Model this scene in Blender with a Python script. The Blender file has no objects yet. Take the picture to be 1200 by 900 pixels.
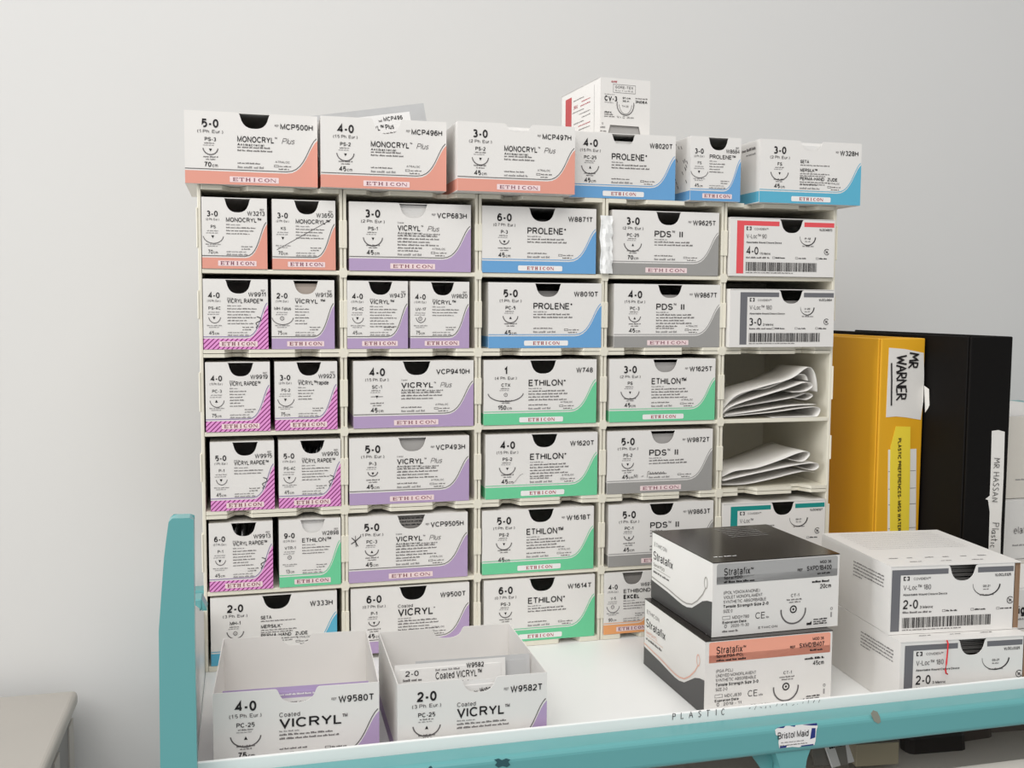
import bpy, bmesh, math, random
from mathutils import Vector, Matrix
random.seed(7)
C = bpy.context.scene.collection
SC = bpy.context.scene
R_ = math.radians

# ------------------------------------------------------------------ camera, world, lights, exposure
CAM = Vector((0.03756, -0.97472, 1.24378))
RX = Vector((0.967081, -0.254391, 0.006210))
UX = Vector((0.013560, 0.075886, 0.997024))
FX = Vector((0.254105, 0.964120, -0.076838))
FOC = 1200.0
cd = bpy.data.cameras.new('camera'); cam = bpy.data.objects.new('camera', cd); C.objects.link(cam)
cd.sensor_width = 36.0; cd.sensor_fit = 'HORIZONTAL'; cd.lens = 36.0 * FOC / 1200.0
cd.clip_start = 0.02; cd.clip_end = 50
m = Matrix((RX, UX, -FX)).transposed().to_4x4(); m.translation = CAM
cam.matrix_world = m
SC.camera = cam

SC.view_settings.view_transform = 'Standard'; SC.view_settings.look = 'None'
SC.view_settings.gamma = 1.0; SC.view_settings.use_curve_mapping = False
SC.view_settings.exposure = -0.08

W = bpy.data.worlds.new('room_light'); SC.world = W; W.use_nodes = True
W.node_tree.nodes['Background'].inputs[0].default_value = (0.98, 0.99, 1.0, 1)
W.node_tree.nodes['Background'].inputs[1].default_value = 0.46

def area(name, loc, target, sx, sy, power, col=(1, 1, 1)):
    l = bpy.data.lights.new(name, 'AREA'); l.shape = 'RECTANGLE'; l.size = sx; l.size_y = sy
    l.energy = power; l.color = col
    o = bpy.data.objects.new(name, l); C.objects.link(o); o.location = loc
    o.rotation_euler = (Vector(target) - Vector(loc)).to_track_quat('-Z', 'Y').to_euler()
    return o
area('ceiling_light_lamp', (-0.10, -1.15, 2.62), (0.05, -0.60, 0.5), 1.8, 1.0, 26, (1.0, 0.985, 0.96))
area('second_ceiling_light_lamp', (-1.2, -2.4, 2.62), (-0.3, -1.2, 0.5), 2.4, 1.2, 30, (1.0, 0.985, 0.96))
area('window_daylight', (-4.6, -0.55, 1.5), (0.5, -0.15, 1.0), 1.8, 1.8, 120, (0.97, 0.985, 1.0))

# ------------------------------------------------------------------ pixel ray helper (measured points of the place)
def ray(px, py):
    return (FX * FOC + RX * (px - 600) - UX * (py - 450)).normalized()
def atY(px, py, Y):
    d = ray(px, py); return CAM + d * ((Y - CAM.y) / d.y)

# ------------------------------------------------------------------ materials
def lin(c):
    c = c / 255.0
    return c / 12.92 if c <= 0.04045 else ((c + 0.055) / 1.055) ** 2.4
MATS = {}
def mat(name, rgb, rough=0.55, metal=0.0, spec=0.35, noise=0.0, nscale=60.0, bump=0.0, alpha=None):
    if name in MATS: return MATS[name]
    m = bpy.data.materials.new(name); m.use_nodes = True
    nt = m.node_tree; b = nt.nodes['Principled BSDF']
    col = (lin(rgb[0]), lin(rgb[1]), lin(rgb[2]), 1)
    b.inputs['Base Color'].default_value = col
    b.inputs['Roughness'].default_value = rough; b.inputs['Metallic'].default_value = metal
    b.inputs['Specular IOR Level'].default_value = spec
    if noise or bump:
        tc = nt.nodes.new('ShaderNodeTexCoord'); nz = nt.nodes.new('ShaderNodeTexNoise')
        nz.inputs['Scale'].default_value = nscale; nz.inputs['Detail'].default_value = 5
        nt.links.new(tc.outputs['Object'], nz.inputs['Vector'])
        if noise:
            rp = nt.nodes.new('ShaderNodeMix'); rp.data_type = 'RGBA'
            rp.inputs[6].default_value = tuple(v * (1 - noise) for v in col[:3]) + (1,)
            rp.inputs[7].default_value = tuple(min(1, v * (1 + noise)) for v in col[:3]) + (1,)
            nt.links.new(nz.outputs['Fac'], rp.inputs[0]); nt.links.new(rp.outputs[2], b.inputs['Base Color'])
        if bump:
            bp = nt.nodes.new('ShaderNodeBump'); bp.inputs['Strength'].default_value = bump; bp.inputs['Distance'].default_value = 0.001
            nt.links.new(nz.outputs['Fac'], bp.inputs['Height']); nt.links.new(bp.outputs[0], b.inputs['Normal'])
    MATS[name] = m
    return m
def hatch_mat():
    m = bpy.data.materials.new('pink_hatch'); m.use_nodes = True; nt = m.node_tree; b = nt.nodes['Principled BSDF']
    b.inputs['Roughness'].default_value = 0.55; b.inputs['Specular IOR Level'].default_value = 0.35
    tc = nt.nodes.new('ShaderNodeTexCoord'); sp = nt.nodes.new('ShaderNodeSeparateXYZ')
    nt.links.new(tc.outputs['Object'], sp.inputs[0])
    s = nt.nodes.new('ShaderNodeMath'); s.operation = 'SUBTRACT'
    nt.links.new(sp.outputs[0], s.inputs[0]); nt.links.new(sp.outputs[2], s.inputs[1])
    k = nt.nodes.new('ShaderNodeMath'); k.operation = 'MULTIPLY'; k.inputs[1].default_value = 1 / 0.0042
    nt.links.new(s.outputs[0], k.inputs[0])
    f = nt.nodes.new('ShaderNodeMath'); f.operation = 'FRACT'; nt.links.new(k.outputs[0], f.inputs[0])
    g = nt.nodes.new('ShaderNodeMath'); g.operation = 'GREATER_THAN'; g.inputs[1].default_value = 0.68
    nt.links.new(f.outputs[0], g.inputs[0])
    mx = nt.nodes.new('ShaderNodeMix'); mx.data_type = 'RGBA'
    mx.inputs[6].default_value = (lin(226), lin(150), lin(208), 1); mx.inputs[7].default_value = (lin(128), lin(40), lin(108), 1)
    nt.links.new(g.outputs[0], mx.inputs[0]); nt.links.new(mx.outputs[2], b.inputs['Base Color'])
    MATS['pink_hatch'] = m
    return m
CARD = mat('white_card', (226, 223, 219), 0.5, noise=0.015, nscale=40)
CARDIN = mat('raw_card_inside', (214, 205, 194), 0.7, noise=0.02, nscale=60)
KRAFT = mat('kraft_inside', (150, 122, 98), 0.8)
INK = mat('black_ink', (32, 29, 30), 0.6)
INKG = mat('grey_ink', (98, 94, 94), 0.6)
MICRO = mat('small_print_ink', (116, 112, 111), 0.6)
INKL = mat('light_grey_ink', (150, 147, 146), 0.6)
REDINK = mat('red_ink', (176, 54, 66), 0.6)
WINEINK = mat('wine_ink', (134, 62, 84), 0.6)
WHITEINK = mat('white_ink', (235, 233, 231), 0.55)
PINKPL = mat('pale_pink_plate', (236, 214, 214), 0.55)
BAND = {
    'orange': mat('orange_band', (222, 154, 137), 0.5), 'purple': mat('purple_band', (177, 154, 190), 0.5),
    'blue': mat('blue_band', (104, 160, 208), 0.5), 'lightblue': mat('light_blue_band', (92, 174, 202), 0.5),
    'green': mat('green_band', (108, 202, 152), 0.5), 'grey': mat('grey_band', (154, 152, 149), 0.5),
    'tan': mat('tan_band', (234, 164, 108), 0.5), 'pink': hatch_mat(),
}
LINE = {'orange': INKG, 'purple': INKG, 'blue': BAND['blue'], 'lightblue': BAND['lightblue'], 'green': BAND['green'], 'grey': INKL, 'tan': BAND['tan'],
        'pink': mat('mauve_line', (140, 120, 165), 0.55)}
RED = mat('coral_red_print', (226, 84, 90), 0.5)
DGREY = mat('dark_grey_print', (108, 108, 112), 0.5)
TEALP = mat('dark_teal_print', (22, 138, 132), 0.5)
LGREY = mat('silver_print', (168, 167, 166), 0.45)
SALMON = mat('salmon_print', (238, 165, 142), 0.45)
CHAR = mat('charcoal_print', (64, 62, 62), 0.4, spec=0.45)
BLACKGLOSS = mat('black_gloss_card', (46, 41, 38), 0.22, spec=0.5)
FOIL = mat('grey_foil', (168, 165, 162), 0.45, spec=0.4, noise=0.04, nscale=80)
FOILD = mat('clear_pouch', (190, 190, 190), 0.3, spec=0.5, noise=0.05, nscale=90)
PACKW = mat('white_sachet_paper', (228, 226, 223), 0.6, bump=0.1, nscale=120)
CREAM = mat('cream_plastic', (226, 221, 205), 0.42, spec=0.4)
TEAL = mat('teal_enamel', (99, 164, 165), 0.28, spec=0.5)
TRAYW = mat('white_tray', (238, 238, 236), 0.35, spec=0.45, noise=0.012, nscale=25)
STEEL = mat('brushed_steel', (186, 181, 174), 0.45, metal=0.25, noise=0.03, nscale=12)
STEELD = mat('steel_side', (140, 138, 136), 0.4, metal=0.6)
YELLOW = mat('ochre_binder_card', (226, 168, 38), 0.45, noise=0.03, nscale=14)
BLACKB = mat('black_binder_card', (16, 14, 13), 0.6, spec=0.12)
PAPER = mat('white_paper', (226, 223, 218), 0.75, bump=0.12, nscale=80)
YLABEL = mat('yellow_label', (240, 214, 66), 0.5)

# ------------------------------------------------------------------ mesh builder
class MB:
    def __init__(s): s.v = []; s.f = []; s.mi = []; s.mats = []
    def idx(s, m):
        if m not in s.mats: s.mats.append(m)
        return s.mats.index(m)
    def add(s, vs, fs, m):
        b = len(s.v); i = s.idx(m)
        s.v += [tuple(p) for p in vs]
        for f in fs: s.f.append(tuple(b + k for k in f)); s.mi.append(i)
    def box(s, a, b, m, M=None):
        x0, y0, z0 = a; x1, y1, z1 = b
        vs = [(x0, y0, z0), (x1, y0, z0), (x1, y1, z0), (x0, y1, z0), (x0, y0, z1), (x1, y0, z1), (x1, y1, z1), (x0, y1, z1)]
        if M: vs = [M @ Vector(p) for p in vs]
        s.add(vs, [(0, 3, 2, 1), (4, 5, 6, 7), (0, 1, 5, 4), (1, 2, 6, 5), (2, 3, 7, 6), (3, 0, 4, 7)], m)
    def prism(s, pts, n, m, mside=None):
        """closed outline PTS (3D, planar) extruded by vector N"""
        k = len(pts); n = Vector(n)
        a = [Vector(p) for p in pts]; b = [p + n for p in a]
        s.add(a + b, [tuple(range(k)), tuple(range(2 * k - 1, k - 1, -1))], m)
        s.add(a + b, [(i, i + k, (i + 1) % k + k, (i + 1) % k) for i in range(k)], mside or m)
    def tube(s, path, r, m, seg=8):
        path = [Vector(p) for p in path]; rings = []
        for i, p in enumerate(path):
            t = (path[min(i + 1, len(path) - 1)] - path[max(i - 1, 0)]).normalized()
            u = t.cross(Vector((0, 0, 1)))
            if u.length < 1e-4: u = t.cross(Vector((1, 0, 0)))
            u.normalize(); w = t.cross(u)
            rings.append([p + (u * math.cos(2 * math.pi * k / seg) + w * math.sin(2 * math.pi * k / seg)) * r for k in range(seg)])
        vs = [q for rg in rings for q in rg]; fs = []
        for i in range(len(rings) - 1):
            for k in range(seg):
                fs.append((i * seg + k, i * seg + (k + 1) % seg, (i + 1) * seg + (k + 1) % seg, (i + 1) * seg + k))
        fs += [tuple(range(seg))[::-1], tuple((len(rings) - 1) * seg + k for k in range(seg))]
        s.add(vs, fs, m)
    def build(s, name, parent=None, bevel=0.0, segs=2, solid=0.0, smooth=False):
        me = bpy.data.meshes.new(name); me.from_pydata(s.v, [], s.f)
        for mm in s.mats: me.materials.append(mm)
        me.polygons.foreach_set('material_index', s.mi)
        if smooth: me.polygons.foreach_set('use_smooth', [True] * len(me.polygons))
        me.update()
        o = bpy.data.objects.new(name, me); C.objects.link(o)
        if parent: o.parent = parent
        if solid:
            md = o.modifiers.new('thickness', 'SOLIDIFY'); md.thickness = solid; md.offset = 0
        if bevel:
            md = o.modifiers.new('soft_edges', 'BEVEL'); md.width = bevel; md.segments = segs; md.limit_method = 'ANGLE'; md.angle_limit = R_(40)
            md.harden_normals = False
        return o

def tag(o, label=None, cat=None, group=None, kind=None):
    if label: o['label'] = label
    if cat: o['category'] = cat
    if group: o['group'] = group
    if kind: o['kind'] = kind
    return o
def empty(name, loc, rz=0.0):
    o = bpy.data.objects.new(name, None); C.objects.link(o); o.location = loc; o.rotation_euler = (0, 0, rz); o.empty_display_size = 0.02
    return o

# ------------------------------------------------------------------ lettering
def _A(cx, cy, rx, ry, a0, a1, n=9):
    return [(cx + rx * math.cos(R_(a0 + (a1 - a0) * k / n)), cy + ry * math.sin(R_(a0 + (a1 - a0) * k / n))) for k in range(n + 1)]
def _font():
    F = {}; A = _A; X = .72; h = X / 2
    def g(c, w, *st): F[c] = (w, st)
    g('A', .72, [(0, 0), (.36, 1), (.72, 0)], [(.12, .34), (.60, .34)])
    g('B', .64, [(.3, .53), (0, .53), (0, 1), (.34, 1)] + A(.36, .765, .22, .235, 90, -90)[1:] + [(.3, .53)], [(0, .53), (0, 0), (.36, 0)] + A(.38, .265, .26, .265, -90, 90)[1:] + [(.3, .53)])
    g('C', .74, A(.38, .5, .38, .5, 42, 318, 16))
    g('D', .70, [(0, 0), (0, 1), (.3, 1)] + A(.3, .5, .40, .5, 90, -90, 12)[1:] + [(0, 0)])
    g('E', .58, [(.58, 1), (0, 1), (0, 0), (.6, 0)], [(0, .52), (.53, .52)])
    g('F', .54, [(.55, 1), (0, 1), (0, 0)], [(0, .5), (.47, .5)])
    g('G', .76, A(.38, .5, .38, .5, 42, 330, 16) + [(.76, .18), (.76, .46), (.42, .46)])
    g('H', .66, [(0, 0), (0, 1)], [(.66, 0), (.66, 1)], [(0, .53), (.66, .53)])
    g('I', .02, [(0, 0), (0, 1)])
    g('J', .44, [(.44, 1), (.44, .25)] + A(.22, .24, .22, .24, 0, -180))
    g('K', .66, [(0, 0), (0, 1)], [(.62, 1), (0, .36)], [(.2, .56), (.66, 0)])
    g('L', .50, [(0, 1), (0, 0), (.52, 0)])
    g('M', .76, [(0, 0), (0, 1), (.38, .08), (.76, 1), (.76, 0)])
    g('N', .66, [(0, 0), (0, 1), (.66, 0), (.66, 1)])
    g('O', .78, A(.39, .5, .39, .5, 90, 450, 20))
    g('P', .60, [(0, 0), (0, 1), (.35, 1)] + A(.35, .74, .26, .26, 90, -90)[1:] + [(0, .48)])
    g('Q', .78, A(.39, .5, .39, .5, 90, 450, 20), [(.5, .2), (.78, -.05)])
    g('R', .66, [(0, 0), (0, 1), (.37, 1)] + A(.37, .75, .26, .25, 90, -90)[1:] + [(0, .5)], [(.36, .5), (.66, 0)])
    g('S', .60, A(.30, .74, .28, .26, 25, 255, 10) + A(.30, .26, .30, .26, 80, -160, 11))
    g('T', .64, [(0, 1), (.64, 1)], [(.32, 1), (.32, 0)])
    g('U', .66, [(0, 1), (0, .32)] + A(.33, .32, .33, .32, 180, 360)[1:] + [(.66, 1)])
    g('V', .70, [(0, 1), (.35, 0), (.70, 1)])
    g('W', 1.0, [(0, 1), (.25, 0), (.5, 1), (.75, 0), (1, 1)])
    g('X', .68, [(0, 1), (.68, 0)], [(0, 0), (.68, 1)])
    g('Y', .68, [(0, 1), (.34, .44), (.34, 0)], [(.34, .44), (.68, 1)])
    g('Z', .60, [(0, 1), (.60, 1), (0, 0), (.62, 0)])
    g('0', .52, A(.26, .5, .26, .5, 90, 450, 18)); g('1', .26, [(0, .76), (.14, .84), (.26, 1), (.26, 0)])
    g('2', .52, A(.26, .72, .25, .28, 170, -25, 9) + [(.40, .46), (.03, .10), (0, 0), (.52, 0)])
    g('3', .52, A(.25, .75, .23, .25, 145, -85, 9), A(.25, .27, .27, .27, 90, -138, 11))
    g('4', .56, [(.42, 0), (.42, 1), (0, .28), (.58, .28)])
    g('5', .52, [(.50, 1), (.07, 1), (.03, .50), (.08, .57)] + A(.23, .325, .29, .325, 100, -112, 11))
    g('6', .52, A(.28, .72, .23, .28, 30, 110, 4) + A(.40, .42, .40, .60, 125, 180, 4) + A(.26, .31, .26, .31, 180, 540, 14)[1:])
    g('7', .50, [(0, 1), (.50, 1), (.30, .55), (.16, 0)])
    g('8', .52, A(.26, .75, .22, .25, 90, 450, 14), A(.26, .26, .26, .26, 90, 450, 14))
    g('9', .52, A(.24, .28, .23, .28, 210, 290, 4) + A(.12, .58, .40, .60, -55, 0, 4) + A(.26, .69, .26, .31, 0, 360, 14)[1:])
    g('-', .26, [(0, .36), (.28, .36)]); g('.', .0, [(0, 0), (0, .06)]); g(':', .0, [(0, 0), (0, .08)], [(0, .6), (0, .68)])
    g('(', .18, A(.30, .4, .30, .62, 120, 240, 8)); g(')', .18, A(-.12, .4, .30, .62, 60, -60, 8))
    g('*', .26, [(.13, 1), (.13, .72)], [(0, .93), (.26, .79)], [(.26, .93), (0, .79)])
    g('\u2122', .86, [(0, 1), (.34, 1)], [(.17, 1), (.17, .5)], [(.46, .5), (.46, 1), (.66, .6), (.86, 1), (.86, .5)])
    g('a', .44, A(.22, .55, .21, X - .55, 165, 0, 7) + [(.43, .12), (.47, 0)], A(.21, .2, .21, .2, 60, 330, 10) + [(.43, .25), (.43, .40), (.2, .36)])
    g('b', .46, [(0, 1), (0, 0)], A(.23, h, .23, h, 180, 540, 14)); g('c', .44, A(.23, h, .23, h, 45, 315, 12))
    g('d', .46, [(.46, 1), (.46, 0)], A(.23, h, .23, h, 0, 360, 14)); g('e', .46, [(.02, h + .02), (.46, h + .02)] + A(.23, h, .23, h, 5, 315, 12))
    g('f', .26, [(.28, .98), (.16, .96), (.11, .82), (.11, 0)], [(0, X), (.26, X)])
    g('g', .46, [(.46, X), (.46, -.1)] + A(.23, -.08, .23, .18, 0, -150, 6), A(.23, h, .23, h, 0, 360, 14))
    g('h', .44, [(0, 1), (0, 0)], [(0, .46)] + A(.22, .48, .22, X - .48, 180, 0, 7) + [(.44, 0)]); g('i', .0, [(0, 0), (0, X)], [(0, .92), (0, 1)])
    g('j', .1, [(.1, X), (.1, -.2), (0, -.25)], [(.1, .92), (.1, 1)]); g('k', .42, [(0, 0), (0, 1)], [(.38, X), (0, .28)], [(.15, .42), (.42, 0)])
    g('l', .0, [(0, 0), (0, 1)])
    g('m', .70, [(0, 0), (0, X)], [(0, .48)] + A(.175, .50, .175, X - .5, 180, 0, 6) + [(.35, 0)], [(.35, .48)] + A(.525, .50, .175, X - .5, 180, 0, 6) + [(.70, 0)])
    g('n', .42, [(0, 0), (0, X)], [(0, .48)] + A(.21, .50, .21, X - .5, 180, 0, 7) + [(.42, 0)]); g('o', .48, A(.24, h, .24, h, 90, 450, 16))
    g('p', .46, [(0, X), (0, -.25)], A(.23, h, .23, h, 180, 540, 14)); g('q', .46, [(.46, X), (.46, -.25)], A(.23, h, .23, h, 0, 360, 14))
    g('r', .24, [(0, 0), (0, X)], [(0, .42), (.06, .62), (.14, .70), (.26, .71)]); g('s', .40, A(.20, .54, .18, X - .54, 25, 255, 8) + A(.20, .19, .20, .19, 85, -160, 8))
    g('t', .24, [(.10, .94), (.10, .14), (.15, .02), (.26, .01)], [(0, X), (.25, X)]); g('u', .42, [(0, X), (0, .24)] + A(.21, .24, .21, .24, 180, 360, 7)[1:], [(.42, X), (.42, 0)])
    g('v', .44, [(0, X), (.22, 0), (.44, X)]); g('w', .66, [(0, X), (.165, 0), (.33, X), (.495, 0), (.66, X)])
    g('x', .44, [(0, X), (.44, 0)], [(0, 0), (.44, X)]); g('y', .44, [(0, X), (.22, .04)], [(.44, X), (.20, -.16), (.05, -.25)]); g('z', .40, [(0, X), (.40, X), (0, 0), (.42, 0)])
    return F
FONT = _font()
def ribbon(pts, th):
    """outline of a pen stroke with mitred corners"""
    n = len(pts); vs = []
    closed = n > 3 and math.hypot(pts[0][0] - pts[-1][0], pts[0][1] - pts[-1][1]) < 1e-4
    for i, (x, y) in enumerate(pts):
        a = pts[i - 1] if i else (pts[-2] if closed else None); b = pts[i + 1] if i < n - 1 else (pts[1] if closed else None)
        d = []
        for p, q in ((a, (x, y)), ((x, y), b)):
            if p and q:
                L = math.hypot(q[0] - p[0], q[1] - p[1]) or 1e-9; d.append(((q[0] - p[0]) / L, (q[1] - p[1]) / L))
        nx, ny = -sum(q[1] for q in d), sum(q[0] for q in d); L = math.hypot(nx, ny)
        if L < 1e-6: nx, ny, L = -d[0][1], d[0][0], 1.0
        nx /= L; ny /= L
        c = max(.38, abs(nx * -d[0][1] + ny * d[0][0])); k = th / 2 / c
        vs += [(x + nx * k, y + ny * k), (x - nx * k, y - ny * k)]
    return vs, [(2 * i, 2 * i + 1, 2 * i + 3, 2 * i + 2) for i in range(n - 1)]
_GL = {}
def glyphs(txt, bold=0.0, space=1.0, shear=0.0):
    key = (txt, bold, space, shear)
    if key in _GL: return _GL[key]
    th = max(.05, .138 + bold * 4.0); vs = []; fs = []; x = 0.0
    for ch in txt:
        if ch == ' ': x += .34 * space; continue
        w, st = FONT[ch]
        for s_ in st:
            pts = [(x + th / 2 + px, th / 2 + py * (1 - th)) for px, py in s_]
            v, f = ribbon(pts, th); b = len(vs); vs += v; fs += [tuple(b + k for k in q) for q in f]
        x += w + th + .115 * (1 + (space - 1) * 4)
    vs = [(px + shear * py, py) for px, py in vs]
    _GL[key] = (vs, fs)
    return _GL[key]
CAPH = 1.0

STROKES = {
    'M': [[(0, 0), (.12, 1), (.45, .35), (.8, 1), (.95, 0)]], 'R': [[(0, 0), (.05, 1), (.55, .9), (.55, .55), (.05, .5), (.7, 0)]],
    'W': [[(0, 1), (.2, 0), (.48, .75), (.75, 0), (1, 1)]], 'A': [[(0, 0), (.4, 1), (.8, 0)], [(.15, .4), (.7, .4)]],
    'N': [[(0, 0), (.05, 1), (.7, 0), (.75, 1)]], 'E': [[(.65, 1), (.05, .95), (0, 0), (.65, .05)], [(.03, .5), (.5, .52)]],
    'H': [[(0, 0), (.05, 1)], [(.7, 0), (.68, 1)], [(0, .5), (.7, .52)]], 'S': [[(.6, .9), (.3, 1), (.05, .8), (.3, .52), (.6, .3), (.35, 0), (0, .1)]],
    'O': [[(.35, 1), (.05, .7), (.05, .3), (.35, 0), (.65, .3), (.65, .7), (.35, 1)]], 'P': [[(0, 0), (.05, 1), (.6, .9), (.6, .55), (.05, .5)]],
    'L': [[(.05, 1), (0, 0), (.6, .03)]], 'T': [[(0, 1), (.8, 1)], [(.4, 1), (.38, 0)]], 'I': [[(.2, 1), (.2, 0)]],
    'C': [[(.65, .85), (.35, 1), (.05, .6), (.1, .15), (.4, 0), (.65, .12)]], 'K': [[(0, 0), (.03, 1)], [(.6, 1), (.05, .45), (.65, 0)]],
    'G': [[(.65, .85), (.35, 1), (.05, .6), (.1, .15), (.4, 0), (.65, .2), (.66, .45), (.4, .45)]], 'U': [[(0, 1), (.05, .2), (.35, 0), (.65, .2), (.68, 1)]],
    'a': [[(.5, .55), (.15, .5), (.05, .2), (.25, 0), (.5, .2), (.52, .55), (.55, 0)]], 's': [[(.45, .5), (.15, .55), (.1, .35), (.4, .2), (.3, 0), (0, .05)]],
    'o': [[(.25, .55), (.05, .3), (.25, 0), (.48, .28), (.25, .55)]], 'n': [[(0, .55), (.02, 0)], [(.02, .4), (.3, .55), (.45, .35), (.45, 0)]],
    'l': [[(.15, 1), (.12, 0)]], 't': [[(.2, .9), (.18, .1), (.35, 0)], [(0, .6), (.4, .62)]], 'i': [[(.15, .55), (.13, 0)]],
    'c': [[(.45, .48), (.2, .55), (.03, .28), (.2, 0), (.45, .08)]],
}
class Art:
    """flat print on a plane: u along U, v along V (both metres from O), lifted along N by thin layers"""
    def __init__(s, mb, O, U, V, N): s.mb = mb; s.O = Vector(O); s.U = Vector(U); s.V = Vector(V); s.N = Vector(N)
    def P(s, u, v, l): return s.O + s.U * u + s.V * v + s.N * (0.00012 + 0.00009 * l)
    def poly(s, pts, m, l=0): s.mb.add([s.P(u, v, l) for u, v in pts], [tuple(range(len(pts)))], m)
    def rect(s, u0, v0, u1, v1, m, l=0): s.poly([(u0, v0), (u1, v0), (u1, v1), (u0, v1)], m, l)
    def rrect(s, u0, v0, u1, v1, r, m, l=0):
        pts = []
        for cx, cy, a0 in ((u1 - r, v0 + r, -90), (u1 - r, v1 - r, 0), (u0 + r, v1 - r, 90), (u0 + r, v0 + r, 180)):
            pts += [(cx + r * math.cos(R_(a0 + k * 22.5)), cy + r * math.sin(R_(a0 + k * 22.5))) for k in range(5)]
        s.poly(pts, m, l)
    def strip(s, pts, w, m, l=1, wf=None):
        vs = []; n = len(pts)
        for i, (u, v) in enumerate(pts):
            a = pts[max(i - 1, 0)]; b = pts[min(i + 1, n - 1)]
            du, dv = b[0] - a[0], b[1] - a[1]; L = math.hypot(du, dv) or 1
            ww = w * (wf(i / (n - 1)) if wf else 1) / 2
            vs += [s.P(u - dv / L * ww, v + du / L * ww, l), s.P(u + dv / L * ww, v - du / L * ww, l)]
        s.mb.add(vs, [(2 * i, 2 * i + 1, 2 * i + 3, 2 * i + 2) for i in range(n - 1)], m)
    def frame(s, u0, v0, u1, v1, w, m, l=1):
        s.rect(u0, v0, u1, v0 + w, m, l); s.rect(u0, v1 - w, u1, v1, m, l); s.rect(u0, v0, u0 + w, v1, m, l); s.rect(u1 - w, v0, u1, v1, m, l)
    def arc(s, cu, cv, ru, rv, a0, a1, w, m, l=2, taper=False):
        n = 22
        pts = [(cu + ru * math.cos(R_(a0 + (a1 - a0) * k / n)), cv + rv * math.sin(R_(a0 + (a1 - a0) * k / n))) for k in range(n + 1)]
        s.strip(pts, w, m, l, (lambda t: 0.35 + 1.1 * t) if taper else None)
    def text(s, txt, u, v, cap, m=INK, al='l', width=None, cond=0.88, bold=0.0, space=1.0, shear=0.0, l=3):
        vs, fs = glyphs(txt, bold, space, shear)
        if not vs: return
        x0 = min(p[0] for p in vs); x1 = max(p[0] for p in vs)
        k = cap / CAPH; kx = (width / (x1 - x0)) if width else k * cond
        W_ = (x1 - x0) * kx; o = u - (0 if al == 'l' else W_ / 2 if al == 'c' else W_)
        s.mb.add([s.P(o + (p[0] - x0) * kx, v + p[1] * k, l) for p in vs], fs, m)
    def micro(s, u, v, width, h, m=None, l=2, seed=None, fill=1.0):
        """a line of print too small to read: word-length dashes with a broken top edge"""
        m = MICRO if m in (None, INKG) else m
        rg = random.Random(seed if seed is not None else int(u * 9e5) + int(v * 7e5))
        e = u + width * fill
        while u < e - h:
            w = min(e - u, h * rg.uniform(1.6, 4.2)); q = u
            while q < u + w - h * .2:
                k = min(u + w - q, h * rg.uniform(.35, .9)); s.rect(q, v, q + k, v + h * rg.choice((.62, .7, .95)), m, l); q += k + h * .10
            u += w + h * 0.55
    def hand(s, txt, u, v, h, w, m=INK, gap=0.28, jit=0.04, l=3, seed=3):
        rg = random.Random(seed)
        for ch in txt:
            if ch == ' ': u += h * 0.45; continue
            adv = 0
            for st in STROKES[ch]:
                pts = []
                for i in range(len(st) - 1):
                    for k in range(3):
                        t = k / 3; pts.append((st[i][0] * (1 - t) + st[i + 1][0] * t, st[i][1] * (1 - t) + st[i + 1][1] * t))
                pts.append(st[-1]); adv = max(adv, max(p[0] for p in st))
                dx, dy = rg.uniform(-jit, jit), rg.uniform(-jit, jit)
                s.strip([(u + (x * .75 + dx) * h, v + (y + dy) * h) for x, y in pts], w, m, l)
            u += (adv * .75 + gap) * h
    def maker(s, u0, u1, v, cap, m):
        """the maker's wide spaced serif lettering"""
        L = 'ETHICON'; n = len(L); adv = (u1 - u0) / n; th = min(cap * 0.26, adv * .20); tn = cap * 0.12
        for i, ch in enumerate(L):
            a = u0 + adv * i + adv * .10; b = u0 + adv * (i + 1) - adv * .10; c = (a + b) / 2; t = v + cap
            R = lambda x0, y0, x1, y1: s.rect(x0, y0, x1, y1, m, 4)
            def stem(x): R(x - th / 2, v, x + th / 2, t); R(x - th * .85, v, x + th * .85, v + tn); R(x - th * .85, t - tn, x + th * .85, t)
            if ch == 'E':
                stem(a + th); R(a + th, v, b, v + tn); R(a + th, t - tn, b, t); R(a + th, v + cap * .45, b - adv * .12, v + cap * .45 + tn)
                R(b - tn, v, b, v + cap * .28); R(b - tn, t - cap * .28, b, t)
            elif ch == 'T':
                R(c - th / 2, v, c + th / 2, t); R(c - th, v, c + th, v + tn); R(a, t - tn, b, t); R(a, t - cap * .3, a + tn, t); R(b - tn, t - cap * .3, b, t)
            elif ch == 'H': stem(a + th); stem(b - th); R(a + th, v + cap * .45, b - th, v + cap * .45 + tn)
            elif ch == 'I': stem(c)
            elif ch in 'CO':
                n_ = 20; ro, rv = (b - a) / 2, cap / 2; cy = v + rv
                a0, a1 = (40, 320) if ch == 'C' else (0, 360)
                vs = []
                for k in range(n_ + 1):
                    an = R_(a0 + (a1 - a0) * k / n_); x, y = math.cos(an), math.sin(an)
                    vs += [s.P(c + ro * x, cy + rv * y, 4), s.P(c + (ro - th) * x, cy + (rv - tn) * y, 4)]
                s.mb.add(vs, [(2 * k, 2 * k + 2, 2 * k + 3, 2 * k + 1) for k in range(n_)], m)
            elif ch == 'N':
                R(a, v, a + tn, t); R(b - tn, v, b, t); s.poly([(a, t), (a + th, t), (b, v), (b - th, v)], m, 4)

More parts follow.
